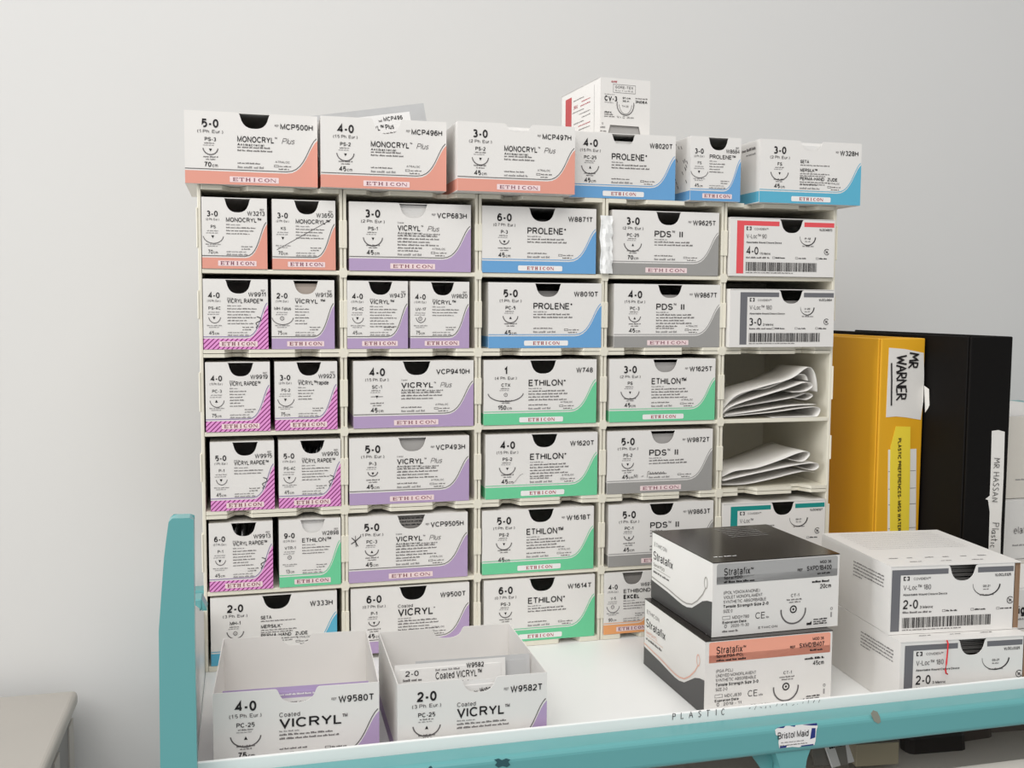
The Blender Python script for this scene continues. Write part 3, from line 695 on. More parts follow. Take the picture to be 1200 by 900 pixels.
PL = dict(style='plus', tm='™')
ROWS = [
 # (row, BL px x, BL px y, dict)
 (1, 235.5, D('3-0', 'PS', '70', 'W3213', 'MONOCRYL™', 'orange', 'small orange-banded suture box marked 3-0, drawn with a curved needle', small=1, arc=.155, lines=4)),
 (1, 319.5, D('3-0', 'KS', '70', 'W3650', 'MONOCRYL™', 'orange', 'small orange-banded suture box marked 3-0, drawn with a long straight needle', small=1, straight=1, lines=5)),
 (1, 409.5, D('3-0', 'PS-1', '45', 'VCP683H', 'VICRYL', 'purple', 'large purple-banded suture box marked 3-0, above two small purple boxes', pw=.185, refmark=1, arc=.078, lines=5, **PL)),
 (1, 562, D('6-0', 'P-3', '45', 'W8871T', 'PROLENE*', 'blue', 'large blue-banded suture box marked 6-0, in the top compartment row', arc=.04, lines=2, pw=.34, atraloc=False)),
 (1, 716.8, D('3-0', 'PC-25', '70', 'W9625T', 'PDS', 'grey', 'large grey-banded suture box marked 3-0, beside the crumpled white wrapper', pw=.155, tm='™', tail='II', refmark=1, up=1, arc=.08, lines=2, neat=1, atraloc=False)),
 (2, 237, D('4-0', 'PS-4C', '45', 'W9911', 'VICRYL RAPIDE™', 'pink', 'small pink-striped suture box marked 4-0, directly under the curved-needle orange box', small=1, arc=.09, lines=7, pw=.55, extra=scribble)),
 (2, 318.7, D('2-0', 'MH-1 plus', '75', 'W9136', 'VICRYL ™', 'purple', 'small purple-banded suture box marked 2-0, with a wide needle arc', small=1, arc=.17, lines=7, lw=.5, pw=.48, round=1)),
 (2, 405.5, D('4-0', 'PS-4C', '45', 'W9437', 'VICRYL™', 'purple', 'small purple-banded suture box marked 4-0, 45 cm, beside its 75 cm twin', small=1, arc=.09, lines=8, pw=.40)),
 (2, 481, D('4-0', 'UV-17', '75', 'W9820', 'VICRYL™', 'purple', 'small purple-banded suture box marked 4-0, 75 cm, with a tiny round needle', small=1, arc=.08, lines=4, pw=.40, round=1)),
 (2, 574, D('5-0', 'PC-5', '45', 'W8010T', 'PROLENE*', 'blue', 'large blue-banded suture box marked 5-0, in the second compartment row', up=1, arc=.065, lines=2, pw=.345, cmy=.795, atraloc=False)),
 (2, 726.5, D('4-0', 'PC-3', '45', 'W9867T', 'PDS', 'grey', 'large grey-banded suture box marked 4-0, second row of compartments', pw=.155, tm='™', tail='II', refmark=1, up=1, arc=.055, lines=5, neat=1)),
 (3, 241.5, D('4-0', 'PC-3', '75', 'W9919', 'VICRYL RAPIDE™', 'pink', 'small pink-striped suture box marked 4-0, 75 cm, third row by the rack side', small=1, up=1, arc=.11, lines=7, lw=.55, pw=.48)),
 (3, 322.5, D('3-0', 'PS-2', '75', 'W9923', 'VICRYL™rapide', 'pink', 'small pink-striped suture box marked 3-0, the only pink one of that size', small=1, arc=.13, lines=5, lw=.55, pw=.49)),
 (3, 414.5, D('4-0', 'SC-1', '45', 'VCP9410H', 'VICRYL', 'purple', 'large purple-banded suture box marked 4-0, straight needle line under its size', pw=.265, arc=0, lines=3, **PL)),
 (3, 566.8, D('1', 'CTX', '150', 'W748', 'ETHILON*', 'green', 'large green-banded suture box marked 1, with a very wide needle arc', arc=.155, round=1, lines=4, pw=.33)),
 (3, 713.7, D('3-0', 'PS', '45', 'W1625T', 'ETHILON™', 'green', 'large green-banded suture box marked 3-0, third compartment row', arc=.085, refmark=1, lines=4, pw=.33)),
 (4, 247, D('5-0', 'P-1', '45', 'W9915', 'VICRYL RAPIDE™', 'pink', 'small pink-striped suture box marked 5-0, with only two text lines', small=1, arc=.085, lines=3, pw=.54, extra=scribble)),
 (4, 327, D('5-0', 'PS-4C', '45', 'W9910', 'VICRYL RAPIDE™', 'pink', 'small pink-striped suture box marked 5-0, with dark sachets fanned in its notch', small=1, arc=.095, lines=6, pw=.54, extra=scribble)),
 (4, 409.8, D('5-0', 'P-3', '45', 'VCP493H', 'VICRYL', 'purple', 'large purple-banded suture box marked 5-0, unmarked, in the fourth row', pw=.22, refmark=1, arc=.04, lines=4, **PL)),
 (4, 568.8, D('4-0', 'PS-2', '45', 'W1620T', 'ETHILON*', 'green', 'large green-banded suture box marked 4-0, fourth compartment row', arc=.07, lines=5, pw=.325, extra=scratch)),
 (4, 711, D('5-0', 'PS-2', '45', 'W9872T', 'PDS', 'grey', 'large grey-banded suture box marked 5-0, with pencil notes across its front', pw=.165, tm='™', tail='II', refmark=1, arc=.055, lines=2, neat=1, atraloc=False, extra=pencil)),
 (5, 245.5, D('6-0', 'P-1', '45', 'W9913', 'VICRYL RAPIDE™', 'pink', 'small pink-striped suture box marked 6-0, fifth row by the rack side', small=1, arc=.08, lines=7, lw=.8, pw=.54, extra=scribble)),
 (5, 327.5, D('9-0', 'VTR-1', '13', 'W2898', 'ETHILON™', 'green', 'small green-banded suture box marked 9-0, beside the pink 6-0 box', small=1, round=1, arc=0, lines=4, pw=.47)),
 (5, 408, D('5-0', 'PC-3', '45', 'VCP9505H', 'VICRYL', 'purple', 'large purple-banded suture box marked 5-0, with a pen cross on its front', pw=.22, refmark=1, up=1, arc=.055, lines=5, extra=xmark, **PL)),
 (5, 565, D('5-0', 'PS-2', '45', 'W1618T', 'ETHILON™', 'green', 'large green-banded suture box marked 5-0, fifth compartment row', arc=.068, refmark=1, lines=4, pw=.33, cmy=.81)),
 (5, 712.5, D('5-0', 'PC-1', '45', 'W9863T', 'PDS', 'grey', 'large grey-banded suture box marked 5-0, partly behind the stacked black box', pw=.165, tm='™', tail='II', refmark=1, up=1, arc=.045, lines=2, neat=1, notch=(.50, .105, .20))),
 (6, 247, D('2-0', 'MH-1', '75', 'W333H', '', 'lightblue', 'large light-blue-banded suture box marked 2-0, behind the opened 4-0 carton', style='seta', seta='MERSILK*', arc=.065, round=1, lines=0)),
 (6, 411.5, D('6-0', 'P-1', '45', 'W9500T', 'VICRYL', 'purple', 'large purple-banded suture box marked 6-0, behind the opened 2-0 carton', pw=.295, tm='*', bigcoat=1, arc=.045, lines=4)),
 (6, 567, D('6-0', 'PS-3', '45', 'W1614T', 'ETHILON*', 'green', 'large green-banded suture box marked 6-0, bottom compartment row', arc=.055, lines=2, pw=.335, atraloc=False)),
 (6, 705.5, D('4-0', 'V-5', '90', 'W6977', 'ETHIBOND', 'tan', 'small tan-banded suture box marked 4-0, half hidden behind stacked cartons', small=1, arc=.12, round=1, lines=4, pw=.52, prod2='EXCEL')),
]
ROWBOX = {}
yaw_r = random.Random(11)
for row, px, d in ROWS:
    z = SHELFTOP[row] + 0.0002
    y0 = -0.0008
    # the measured point is the box's lower front corner: put it on the shelf plane
    x = atY(px, {1: 318, 2: 408, 3: 500, 4: 588, 5: 675, 6: 745}[row], y0).x
    w = 0.0575 if d.get('small') else 0.1165
    c = int((x + w / 2) / CW); lo, hi = CW * c + 0.0034, CW * (c + 1) - 0.0034
    x = max(lo, min(x, hi - w))
    o, w, h = suture_box(d, (x, y0, z))
    ROWBOX[d['ref']] = (o, x, z, w)

# sachets seen through the notches
def seen(ref, what, m, fx=.52, fw=.30, top=.93, dy=0.004, t=0.0025, art=None, group='sachets inside the boxes', tilt=0.0):
    o, x, z, w = ROWBOX[ref]
    ww = w * fw if fw < 1 else w * .94
    return sachet('suture_sachet', what, (x + w * fx - ww / 2, -0.0008 + dy, z + 0.0012), ww, BH * top, t, m, art=art, group=group, tilt=tilt)
def tinytext(a, w, h):
    for k in range(3): a.micro(w * .15, h * (.93 - .05 * k), w * .7, h * .02, INK, seed=k)
seen('VCP683H', 'pale sachet showing through the notch of the purple 3-0 box', PACKW, top=.96, fw=.9)
seen('W8871T', 'grey sachet deep in the notch of the blue 6-0 box', FOIL, top=.83, fw=.9, dy=.03)
seen('W9136', 'beige-grey sachet filling the notch of the small purple 2-0 box', mat('beige_sachet', (172, 160, 150), .6), fx=.545, fw=.85, top=.93)
seen('W8010T', 'grey sachet low in the notch of the blue 5-0 box', FOIL, top=.86, fw=.9, dy=.012)
seen('W1625T', 'silver sachet in the notch of the green 3-0 box', FOIL, top=.92, fw=.9)
seen('W9872T', 'silver sachet in the notch of the pencil-noted grey box', FOIL, top=.92, fw=.9)
seen('VCP493H', 'light grey sachet in the notch of the unmarked purple 5-0 box', FOIL, top=.985, fw=.9)
seen('VCP9505H', 'grey printed sachet in the notch of the pen-crossed purple box', mat('dull_foil', (134, 130, 126), .5), top=.975, fw=.9, art=tinytext)
seen('W9867T', 'grey sachet just rising in the notch of the grey 4-0 box', FOIL, top=.815, fw=.9, dy=.008)
seen('W6977', 'dull grey sachet in the notch of the tan-banded box', mat('dull_foil', (134, 130, 126), .5), fx=.52, fw=.85, top=.95)
seen('W2898', 'white folded sachet flap in the notch of the small green box', PACKW, fx=.545, fw=.85, top=.955)
def fan(ref, n, where):
    o, x, z, w = ROWBOX[ref]
    for k in range(n):
        s = sachet('suture_sachet', 'dark-edged sachet standing on end in the %s' % where, (x + w * .30 + k * w * .46 / n, 0.004 + .001 * (k % 2), z + .0014), 0.055, BH * (.80 + .05 * math.sin(k * 1.3)), 0.0016, FOILD, rz=R_(84 + 2 * math.sin(k)), group='fanned sachets in the %s' % where)
fan('W9910', 7, 'pink 5-0 box')
fan('W9913', 4, 'pink 6-0 box')

# ---------------------------------------------------------------- boxes on top of the rack
def top_box(d, px, Y, py=232, **k):
    x = atY(px, py, Y).x; d.setdefault('group', 'suture boxes on top of the rack')
    r = suture_box(d, (x, Y, SHELFTOP[0] + 0.0003), **k); ROWBOX[d['ref']] = (r[0], x, SHELFTOP[0] + .0003, r[1]); return r
top_box(D('5-0', 'PS-3', '70', 'MCP500H', 'MONOCRYL', 'orange', 'orange-banded suture box marked 5-0 on the rack top, dark open notch', pw=.275, refmark=1, arc=.055, lines=2, lw=.75, **PL), 217, -0.006, py=214)
top_box(D('4-0', 'PS-2', '45', 'MCP496H', 'MONOCRYL', 'orange', 'orange-banded suture box marked 4-0 on the rack top, foil sachet behind it', pw=.305, refmark=1, arc=.068, lines=2, lw=.72, lid=False, **PL), 376.5, -0.012, py=221)
top_box(D('3-0', 'PS-2', '45', 'MCP497H', 'MONOCRYL', 'orange', 'orange-banded suture box marked 3-0 on the rack top', pw=.28, refmark=1, arc=.068, lines=2, lw=.72, lid=False, notch=(.515, .10, .13), **PL), 536, -0.022, py=229, w=0.1155)
top_box(D('4-0', 'PC-25', '45', 'W8020T', 'PROLENE*', 'blue', 'large blue-banded suture box on the rack top, under the white carton', up=1, arc=.08, lines=2, pw=.335, atraloc=False, notch=(.50, .10, .19)), 667, 0.000, py=234, w=0.1125)
T5 = top_box(D('3-0', 'FS', '45', 'W8684', 'PROLENE™', 'blue', 'small blue-banded suture box on the rack top, speckled side', small=1, arc=.17, lines=5, lw=.65, pw=.52), 808.5, -0.008, py=238, w=0.0555)
T6 = top_box(D('3-0', 'FS', '45', 'W328H', '', 'lightblue', 'light-blue-banded suture box overhanging the end of the rack top', style='seta', seta='MERSILK™', refmark=1, arc=.085, lines=0, lid=False, neat=0, notch=(.50, .10, .16)), 889.5, -0.012, py=241, w=0.1175)
# speckled print on the small blue box's side
mb = MB(); a = Art(mb, (0, 0, 0), (0, 1, 0), (0, 0, 1), (-1, 0, 0)); rg = random.Random(9)
for k in range(46):
    u, v = rg.uniform(.006, .118), rg.uniform(.014, .060); a.strip([(u, v), (u + .003, v + .0035)], .0012, INKG, 1)
mb.build('side_print', T5[0])
mb = MB(); a = Art(mb, (0, 0, 0), (0, 1, 0), (0, 0, 1), (-1, 0, 0)); a.micro(.01, .055, .03, .003, INKG); a.micro(.01, .050, .02, .002, INKL)
mb.build('side_print', T6[0])
for ref, what, top, mm in (('MCP497H', 'white sachet filling the orange 3-0 box on the rack', .955, PACKW), ('W8020T', 'white sachet in the large blue box on the rack top', .885, PACKW), ('W328H', 'white sachet in the overhanging light blue box', .975, PACKW)):
    o, x, z, w = ROWBOX[ref]
    for k in range(3):
        lab = [what, what.replace('white sachet', 'second white sachet from the front'), what.replace('white sachet', 'third white sachet from the front')][k]
        sachet('suture_sachet', lab, (x + w * .04, o.location.y + .003 + .02 * k, z + .0012), w * .92, BH * top, .014, mm)
# sachet sticking up behind the 4-0 box
def mcp_art(a, w, h):
    a.rect(w * .02, h * .02, w * .86, h * .90, WHITEINK, 0)
    a.text('MONOCRYL™ Plus', w * .34, h * .68, h * .075, INK, width=w * .36, bold=.01)
    a.text('MCP496', w * .62, h * .80, h * .062, INK, width=w * .17, bold=.01)
    a.micro(w * .575, h * .80, w * .03, h * .03, INKG)
    a.micro(w * .18, h * .76, w * .28, h * .03, INKG)
    for k in range(7): a.micro(w * .36, h * (.62 - k * .05), w * .36, h * .022, INKG, seed=k)
    a.text('4-0', w * .06, h * .6, h * .07, INK)
o, x, z, w = ROWBOX['MCP496H']
s = sachet('suture_sachet', 'foil-edged sachet leaning up out of the orange 4-0 box on the rack top', (x + .0035, 0.010, z + 0.0035), .108, .0655, .0012, FOILD, art=mcp_art)
s.rotation_euler = (R_(-3), R_(-9.5), 0)
sachet('suture_sachet', 'white sachet low inside the orange 4-0 box on the rack top', (x + .004, -0.008, z + .0012), .108, BH * .76, .004, PACKW)

# ---------------------------------------------------------------- white carton CV-3 standing on the blue box
p = atY(703, 160, 0.030); zb = SHELFTOP[0] + 0.0003 + BH + 0.0003
cv = empty('vascular_suture_carton', (p.x, 0.030, zb), R_(4))
tag(cv, 'white upright carton with red side stripe standing on the blue box', 'box')
cw, ch, cdp = 0.0560, 0.0605, 0.108
mb = MB(); t = .0007
mb.box((0, t, 0), (cw, cdp, t), CARD); mb.box((0, t, t), (t, cdp, ch), CARD); mb.box((cw - t, t, t), (cw, cdp, ch), CARD); mb.box((0, cdp - t, t), (cw, cdp, ch), CARD); mb.box((0, t, ch - t), (cw, cdp, ch), CARD)
cb = mb.build('carton', cv)
fp_out = [(0, 0), (cw * .14, 0), (cw * .20, ch * .22), (cw * .78, ch * .22), (cw * .84, 0), (cw, 0), (cw, ch), (0, ch)]
mb = MB(); mb.prism([(u, 0, v) for u, v in fp_out], (0, t, 0), CARD); fpn = mb.build('front_panel', cv)
mb = MB(); a = Art(mb, (0, 0, 0), (1, 0, 0), (0, 0, 1), (0, -1, 0))
a.text('GORE', cw * .21, ch * .925, ch * .03, REDINK, cond=.9, shear=.3, bold=.02)
a.frame(cw * .25, ch * .76, cw * .70, ch * .90, .0003, INKG)
a.text('GORE-TEX', cw * .29, ch * .835, ch * .04, INKG, width=cw * .36, space=1.2); a.text('SUTURE', cw * .29, ch * .785, ch * .025, INKL, width=cw * .36, space=1.6)
a.text('CV-3', cw * .08, ch * .615, ch * .085, INK, width=cw * .25, bold=.02); a.micro(cw * .08, ch * .72, cw * .2, ch * .012, INKL); a.micro(cw * .08, ch * .585, cw * .18, ch * .012, INKL)
a.text('91 cm', cw * .44, ch * .665, ch * .032, INK, width=cw * .16, bold=.01); a.text('36 in', cw * .44, ch * .615, ch * .032, INK, width=cw * .13, bold=.01)
a.text('3N08A', cw * .94, ch * .61, ch * .045, INK, 'r', width=cw * .24, bold=.012); a.micro(cw * .70, ch * .68, cw * .24, ch * .02, INKG)
a.arc(cw * .50, ch * .58, cw * .17, ch * .185, 170, 370, .0009, INKG); a.arc(cw * .50, ch * .60, cw * .13, ch * .185, 190, 350, .0004, INKG)
a.text('TH-26', cw * .43, ch * .53, ch * .03, INKG, width=cw * .13)
for k, wd in enumerate((.14, .18, .2)): a.micro(cw * .08, ch * (.42 - .035 * k), cw * wd, ch * .022, INK if k == 0 else INKG)
a.text('12 x', cw * .33, ch * .345, ch * .03, INKG, width=cw * .08); a.frame(cw * .45, ch * .34, cw * .49, ch * .375, .0003, INKG); a.text('26 mm', cw * .53, ch * .345, ch * .03, INKG, width=cw * .14)
a.text('12', cw * .03, ch * .22, ch * .03, INKG); a.micro(cw * .0, ch * .16, cw * .1, ch * .03, INKL); a.micro(cw * .0, ch * .10, cw * .13, ch * .02, INKG)
mb.build('print', fpn)
mb = MB(); a = Art(mb, (0, 0, 0), (0, 1, 0), (0, 0, 1), (-1, 0, 0)); STR = mat('brick_red_print', (186, 72, 74), .5)
a.rect(cdp * .72, 0.0, cdp * .885, ch * .90, STR, 0)
a.rect(cdp * .14, .006, cdp * .145, ch * .92, INKL, 0)
for k in range(11):
    a.micro(cdp * (.24 if k % 3 else .40), ch * (.80 - .068 * k), cdp * [.28, .22, .26, .3][k % 4], ch * .018, REDINK if k in (1, 2, 7) else INKG, seed=k)
a.text('GORE', cdp * .56, ch * .66, ch * .06, REDINK, width=cdp * .1)
mb.build('side_print', cb)
sachet('suture_sachet', 'grey sachet inside the white upright carton behind its bottom slot', (p.x + .004, 0.0325, zb + .0012), cw * .85, ch * .27, .02, FOIL, rz=R_(4))

# ---------------------------------------------------------------- opened dispenser cartons in front of the rack
dA = D('4-0', 'PC-25', '75', 'W9580T', 'VICRYL', 'purple', 'opened purple-banded carton marked 4-0 at the tray end, mauve sachet inside', pw=.375, tm='™', bigcoat=1, refmark=1, up=1, arc=.09, lines=2, lid=False, notch=(.50, .11, .17), back_notch=(.50, .10, .14), group='opened cartons at the tray lip', atraloc=False)
dB = D('2-0', 'PC-25', '75', 'W9582T', 'VICRYL', 'purple', 'opened purple-banded carton marked 2-0, showing a white printed sachet', pw=.315, tm='™', bigcoat=1, refmark=1, up=1, arc=.09, lines=2, lid=False, notch=(.54, .105, .17), back_notch=(.52, .11, .14), group='opened cartons at the tray lip', atraloc=False)
oA, wA, hA = suture_box(dA, (0.0135, -0.2295, 0.9003), R_(-2.4), w=0.1188)
oB, wB, hB = suture_box(dB, (0.1445, -0.2430, 0.9003), R_(-1.0), w=0.1145)
def inA(u, v, z): return oA.location + Matrix.Rotation(R_(-2.4), 3, 'Z') @ Vector((u, v, z))
def inB(u, v, z): return oB.location + Matrix.Rotation(R_(-1.0), 3, 'Z') @ Vector((u, v, z))
MAUVE = mat('mauve_sachet', (178, 158, 196), .5)
def mauve_art(a, w, h):
    a.rrect(w * .26, h * .30, w * .78, h * .865, h * .05, PACKW, 0)
    a.micro(w * .34, h * .90, w * .35, h * .022, WHITEINK, 2)
    for k in range(6): a.micro(w * .36, h * (.80 - k * .045), w * .32, h * .022, INKG, seed=k)
sachet('suture_sachet', 'mauve sachet standing at the front of the opened 4-0 carton', inA(.006, .006, .0012), .106, .060, .002, MAUVE, rz=R_(-2.4), art=mauve_art, tilt=R_(-6))
sachet('suture_sachet', 'white sachet leaning behind the mauve one in the opened 4-0 carton', inA(.006, .016, .0012), .106, .052, .002, PACKW, rz=R_(-2.4), tilt=R_(-10))
def wart(a, w, h):
    a.text('2-0', w * .09, h * .86, h * .065, INK, width=w * .12); a.micro(w * .07, h * .80, w * .17, h * .03, INKG); a.micro(w * .1, h * .70, w * .1, h * .03, INKG)
    a.text('Coated VICRYL™', w * .36, h * .80, h * .085, INK, width=w * .42); a.micro(w * .36, h * .90, w * .22, h * .025, INKL)
    a.text('W9582', w * .80, h * .91, h * .06, INK, 'r', width=w * .16, bold=.01)
    for k in range(3): a.micro(w * .36, h * (.74 - k * .05), w * .4, h * .025, INKG, seed=k)
def wart2(a, w, h):
    a.text('W95', w * .70, h * .83, h * .07, INK, 'r', width=w * .10, bold=.01); a.micro(w * .55, h * .84, w * .03, h * .03, INKG)
sachet('suture_sachet', 'white sachet pressed to the front notch of the opened 2-0 carton', inB(.010, .004, .0012), .088, .060, .0015, PACKW, rz=R_(-1), art=wart2)
sachet('suture_sachet', 'printed white sachet leaning in the middle of the opened 2-0 carton', inB(.003, .030, .0012), .088, .064, .0015, PACKW, rz=R_(-1), art=wart, tilt=R_(-8))
sachet('suture_sachet', 'grey film sachet leaning behind the printed one in the opened 2-0 carton', inB(.020, .035, .0012), .092, .064, .0015, FOILD, rz=R_(-2), tilt=R_(-9))

# ---------------------------------------------------------------- black-topped cartons
def loop_carton(loc, rz, w, h, d, tint, line, texts, label):
    o = empty('barbed_suture_carton', loc, rz); tag(o, label, 'box', 'black-topped cartons stacked on the tray')
    t = .0007; mb = MB()
    mb.box((0, t, 0), (w, d, t), CHAR)
    for x0, x1 in ((0, t), (w - t, w)): mb.box((x0, t, t), (x1, d - t, h - t), CARD)
    mb.box((0, d - t, t), (w, d, h - t), CHAR)
    cb = mb.build('carton', o)
    mb = MB(); mb.box((-.0002, -.0004, h - t), (w + .0002, d, h), BLACKGLOSS)
    a = Art(mb, (0, 0, h), (1, 0, 0), (0, 1, 0), (0, 0, 1))
    for k in range(7): a.micro(w * .50, d * (.92 - .045 * k), w * .32, d * .012, INKL, seed=k)
    a.micro(w * .07, d * .12, w * .18, d * .018, WHITEINK)
    mb.build('lid', o)
    # long side print: dark base rising in a wave, outlined needle line
    mb = MB(); a = Art(mb, (0, d, 0), (0, -1, 0), (0, 0, 1), (-1, 0, 0))
    L = d; H = h
    wave = [(0, .27), (.12, .255), (.30, .235), (.45, .205), (.55, .19), (.62, .195), (.70, .23), (.78, .32), (.86, .41), (.93, .455), (1.0, .475)]
    wv = [(u * L, v * H) for u, v in wave]
    a.poly([(0, 0.0002), (L, 0.0002)] + wv[::-1], CHAR, 0)
    a.strip([(u, v + H * .05) for u, v in wv[:8]] + [(L * .86, H * .50), (L * .90, H * .60)], .0013, line, 1)
    a.arc(L * .905, H * .68, L * .022, H * .075, 0, 360, .0011, line, 1)
    a.text('ETHICON', L * .05, H * .80, H * .06, INKL, width=L * .22, space=1.2)
    a.text('Stratafix', L * .04, H * .60, H * .125, INK, width=L * .34, bold=-.008)
    a.text(texts['sub'], L * .04, H * .50, H * .05, line, width=L * .2)
    a.rect(L * .04, H * .465, L * .34, H * .472, line, 1); a.micro(L * .04, H * .40, L * .29, H * .035, INKG)
    mb.build('side_print', cb)
    mb = MB(); mb.box((0.0, -.0001, 0), (w, t, h - t - .0002), CARD); fp = mb.build('front_panel', o)
    mb = MB(); a = Art(mb, (0, -.0001, 0), (1, 0, 0), (0, 0, 1), (0, -1, 0)); Y = lambda f: h * (1 - f)
    a.rrect(w * .03, Y(.30), w * .985, Y(.025), h * .03, tint, 0); a.rect(w * .03, Y(.30), w * .985, Y(.2), tint, 0)
    a.text('Stratafix', w * .085, Y(.185), h * .10, INK, width=w * .20); a.text('™', w * .29, Y(.15), h * .05, INK, cond=.9)
    a.text(texts['sub2'], w * .085, Y(.235), h * .040, INK, width=w * texts['sw'], bold=.012)
    a.micro(w * .085, Y(.285), w * .24, h * .03, INK)
    a.text('MOD 36', w * .93, Y(.115), h * .04, INK, 'r', width=w * .09, bold=.01)
    a.text(texts['ref'], w * .935, Y(.205), h * .065, INK, 'r', width=w * .20, bold=.01); a.text('REF', w * .70, Y(.20), h * .035, INK, 'r', width=w * .04, bold=.02)
    a.micro(w * .82, Y(.26), w * .115, h * .025, INK)
    a.micro(w * .78, Y(.375), w * .155, h * .032, INK); a.text(texts['len'], w * .935, Y(.46), h * .062, INK, 'r', width=w * .09, bold=.008)
    for k, (s, wd, bo) in enumerate(texts['lines']): a.text(s, w * .085, Y(.435 + k * .062), h * .042, INK if bo else INKG, width=w * wd, bold=.014 if bo else 0)
    a.frame(w * .08, Y(.775), w * .14, Y(.73), .0003, INKG); a.text(texts['lot'], w * .155, Y(.775), h * .042, INKG, width=w * .13)
    a.text('Expiration Date:', w * .08, Y(.83), h * .036, INK, width=w * .19, bold=.014); a.text(texts['exp'], w * .145, Y(.885), h * .04, INKG, width=w * .14)
    a.arc(w * .105, Y(.865), h * .014, h * .022, 0, 360, .0005, INKG); a.micro(w * .08, Y(.945), w * .12, h * .028, INKG)
    a.text('CE', w * .335, Y(.80), h * .085, INK, width=w * .075, bold=-.01); a.micro(w * .42, Y(.80), w * .04, h * .025, INKL)
    a.text('CT-1', w * .645, Y(.545), h * .042, INK, 'c', width=w * .065); a.micro(w * .58, Y(.59), w * .12, h * .02, INKG); a.micro(w * .60, Y(.625), w * .09, h * .02, INKG)
    a.arc(w * .635, Y(.715), h * .045, h * .045, 0, 360, .0011, INK); a.arc(w * .635, Y(.715), h * .008, h * .008, 0, 360, .0009, INK)
    a.arc(w * .635, Y(.725), w * .098, h * .185, 175, 365, .0013, INKG)
    a.text('ETHICON', w * .36, Y(.94), h * .03, INK, width=w * .15, space=1.3)
    a.poly([(w * .745, Y(.95)), (w * .785, Y(.95)), (w * .785, Y(.90)), (w * .770, Y(.92)), (w * .745, Y(.92))], INK, 2)
    for k in range(3): a.micro(w * .80, Y(.89 + .03 * k), w * .11, h * .02, INK, seed=k)
    a.arc(w * .945, Y(.75), h * .016, h * .016, 0, 360, .0004, INKG); a.rect(w * .938, Y(.87), w * .95, Y(.80), INKL, 1)
    mb.build('print', fp)
    return o
loop_carton((0.4085, -0.2068, 0.9003), R_(0.6), 0.1205, BH, 0.130, SALMON, mat('peach_line', (226, 178, 160), .55),
    dict(sub='Spiral PGA-PCL', sub2='Spiral PGA-PCL', sw=.21, ref='SXMD1B407', len='45cm', lot='MDCJ830', exp='2019 - 11',
         lines=[('(PGA-PCL)', .13, 0), ('UNDYED MONOFILAMENT', .31, 0), ('SYNTHETIC ABSORBABLE', .31, 0), ('Tensile Strength Size 3-0', .33, 1), ('SIZE 2-0', .09, 0)]),
    'black-topped white carton with salmon front band, under its silver-banded twin')
loop_carton((0.4172, -0.2002, 0.9003 + BH + .0004), R_(1.6), 0.1222, BH, 0.124, LGREY, mat('warm_grey_line', (160, 156, 150), .55),
    dict(sub='Spiral PDO', sub2='Spiral PDO', sw=.14, ref='SXPD1B400', len='20cm', lot='MDQY790', exp='2020-11-30',
         lines=[('(POLYDIOXANONE)', .28, 0), ('VIOLET MONOFILAMENT', .30, 0), ('SYNTHETIC ABSORBABLE', .33, 0), ('Tensile Strength Size 2-0', .35, 1), ('SIZE 0', .07, 0)]),
    'black-topped white carton with silver front band, topmost of its pair')

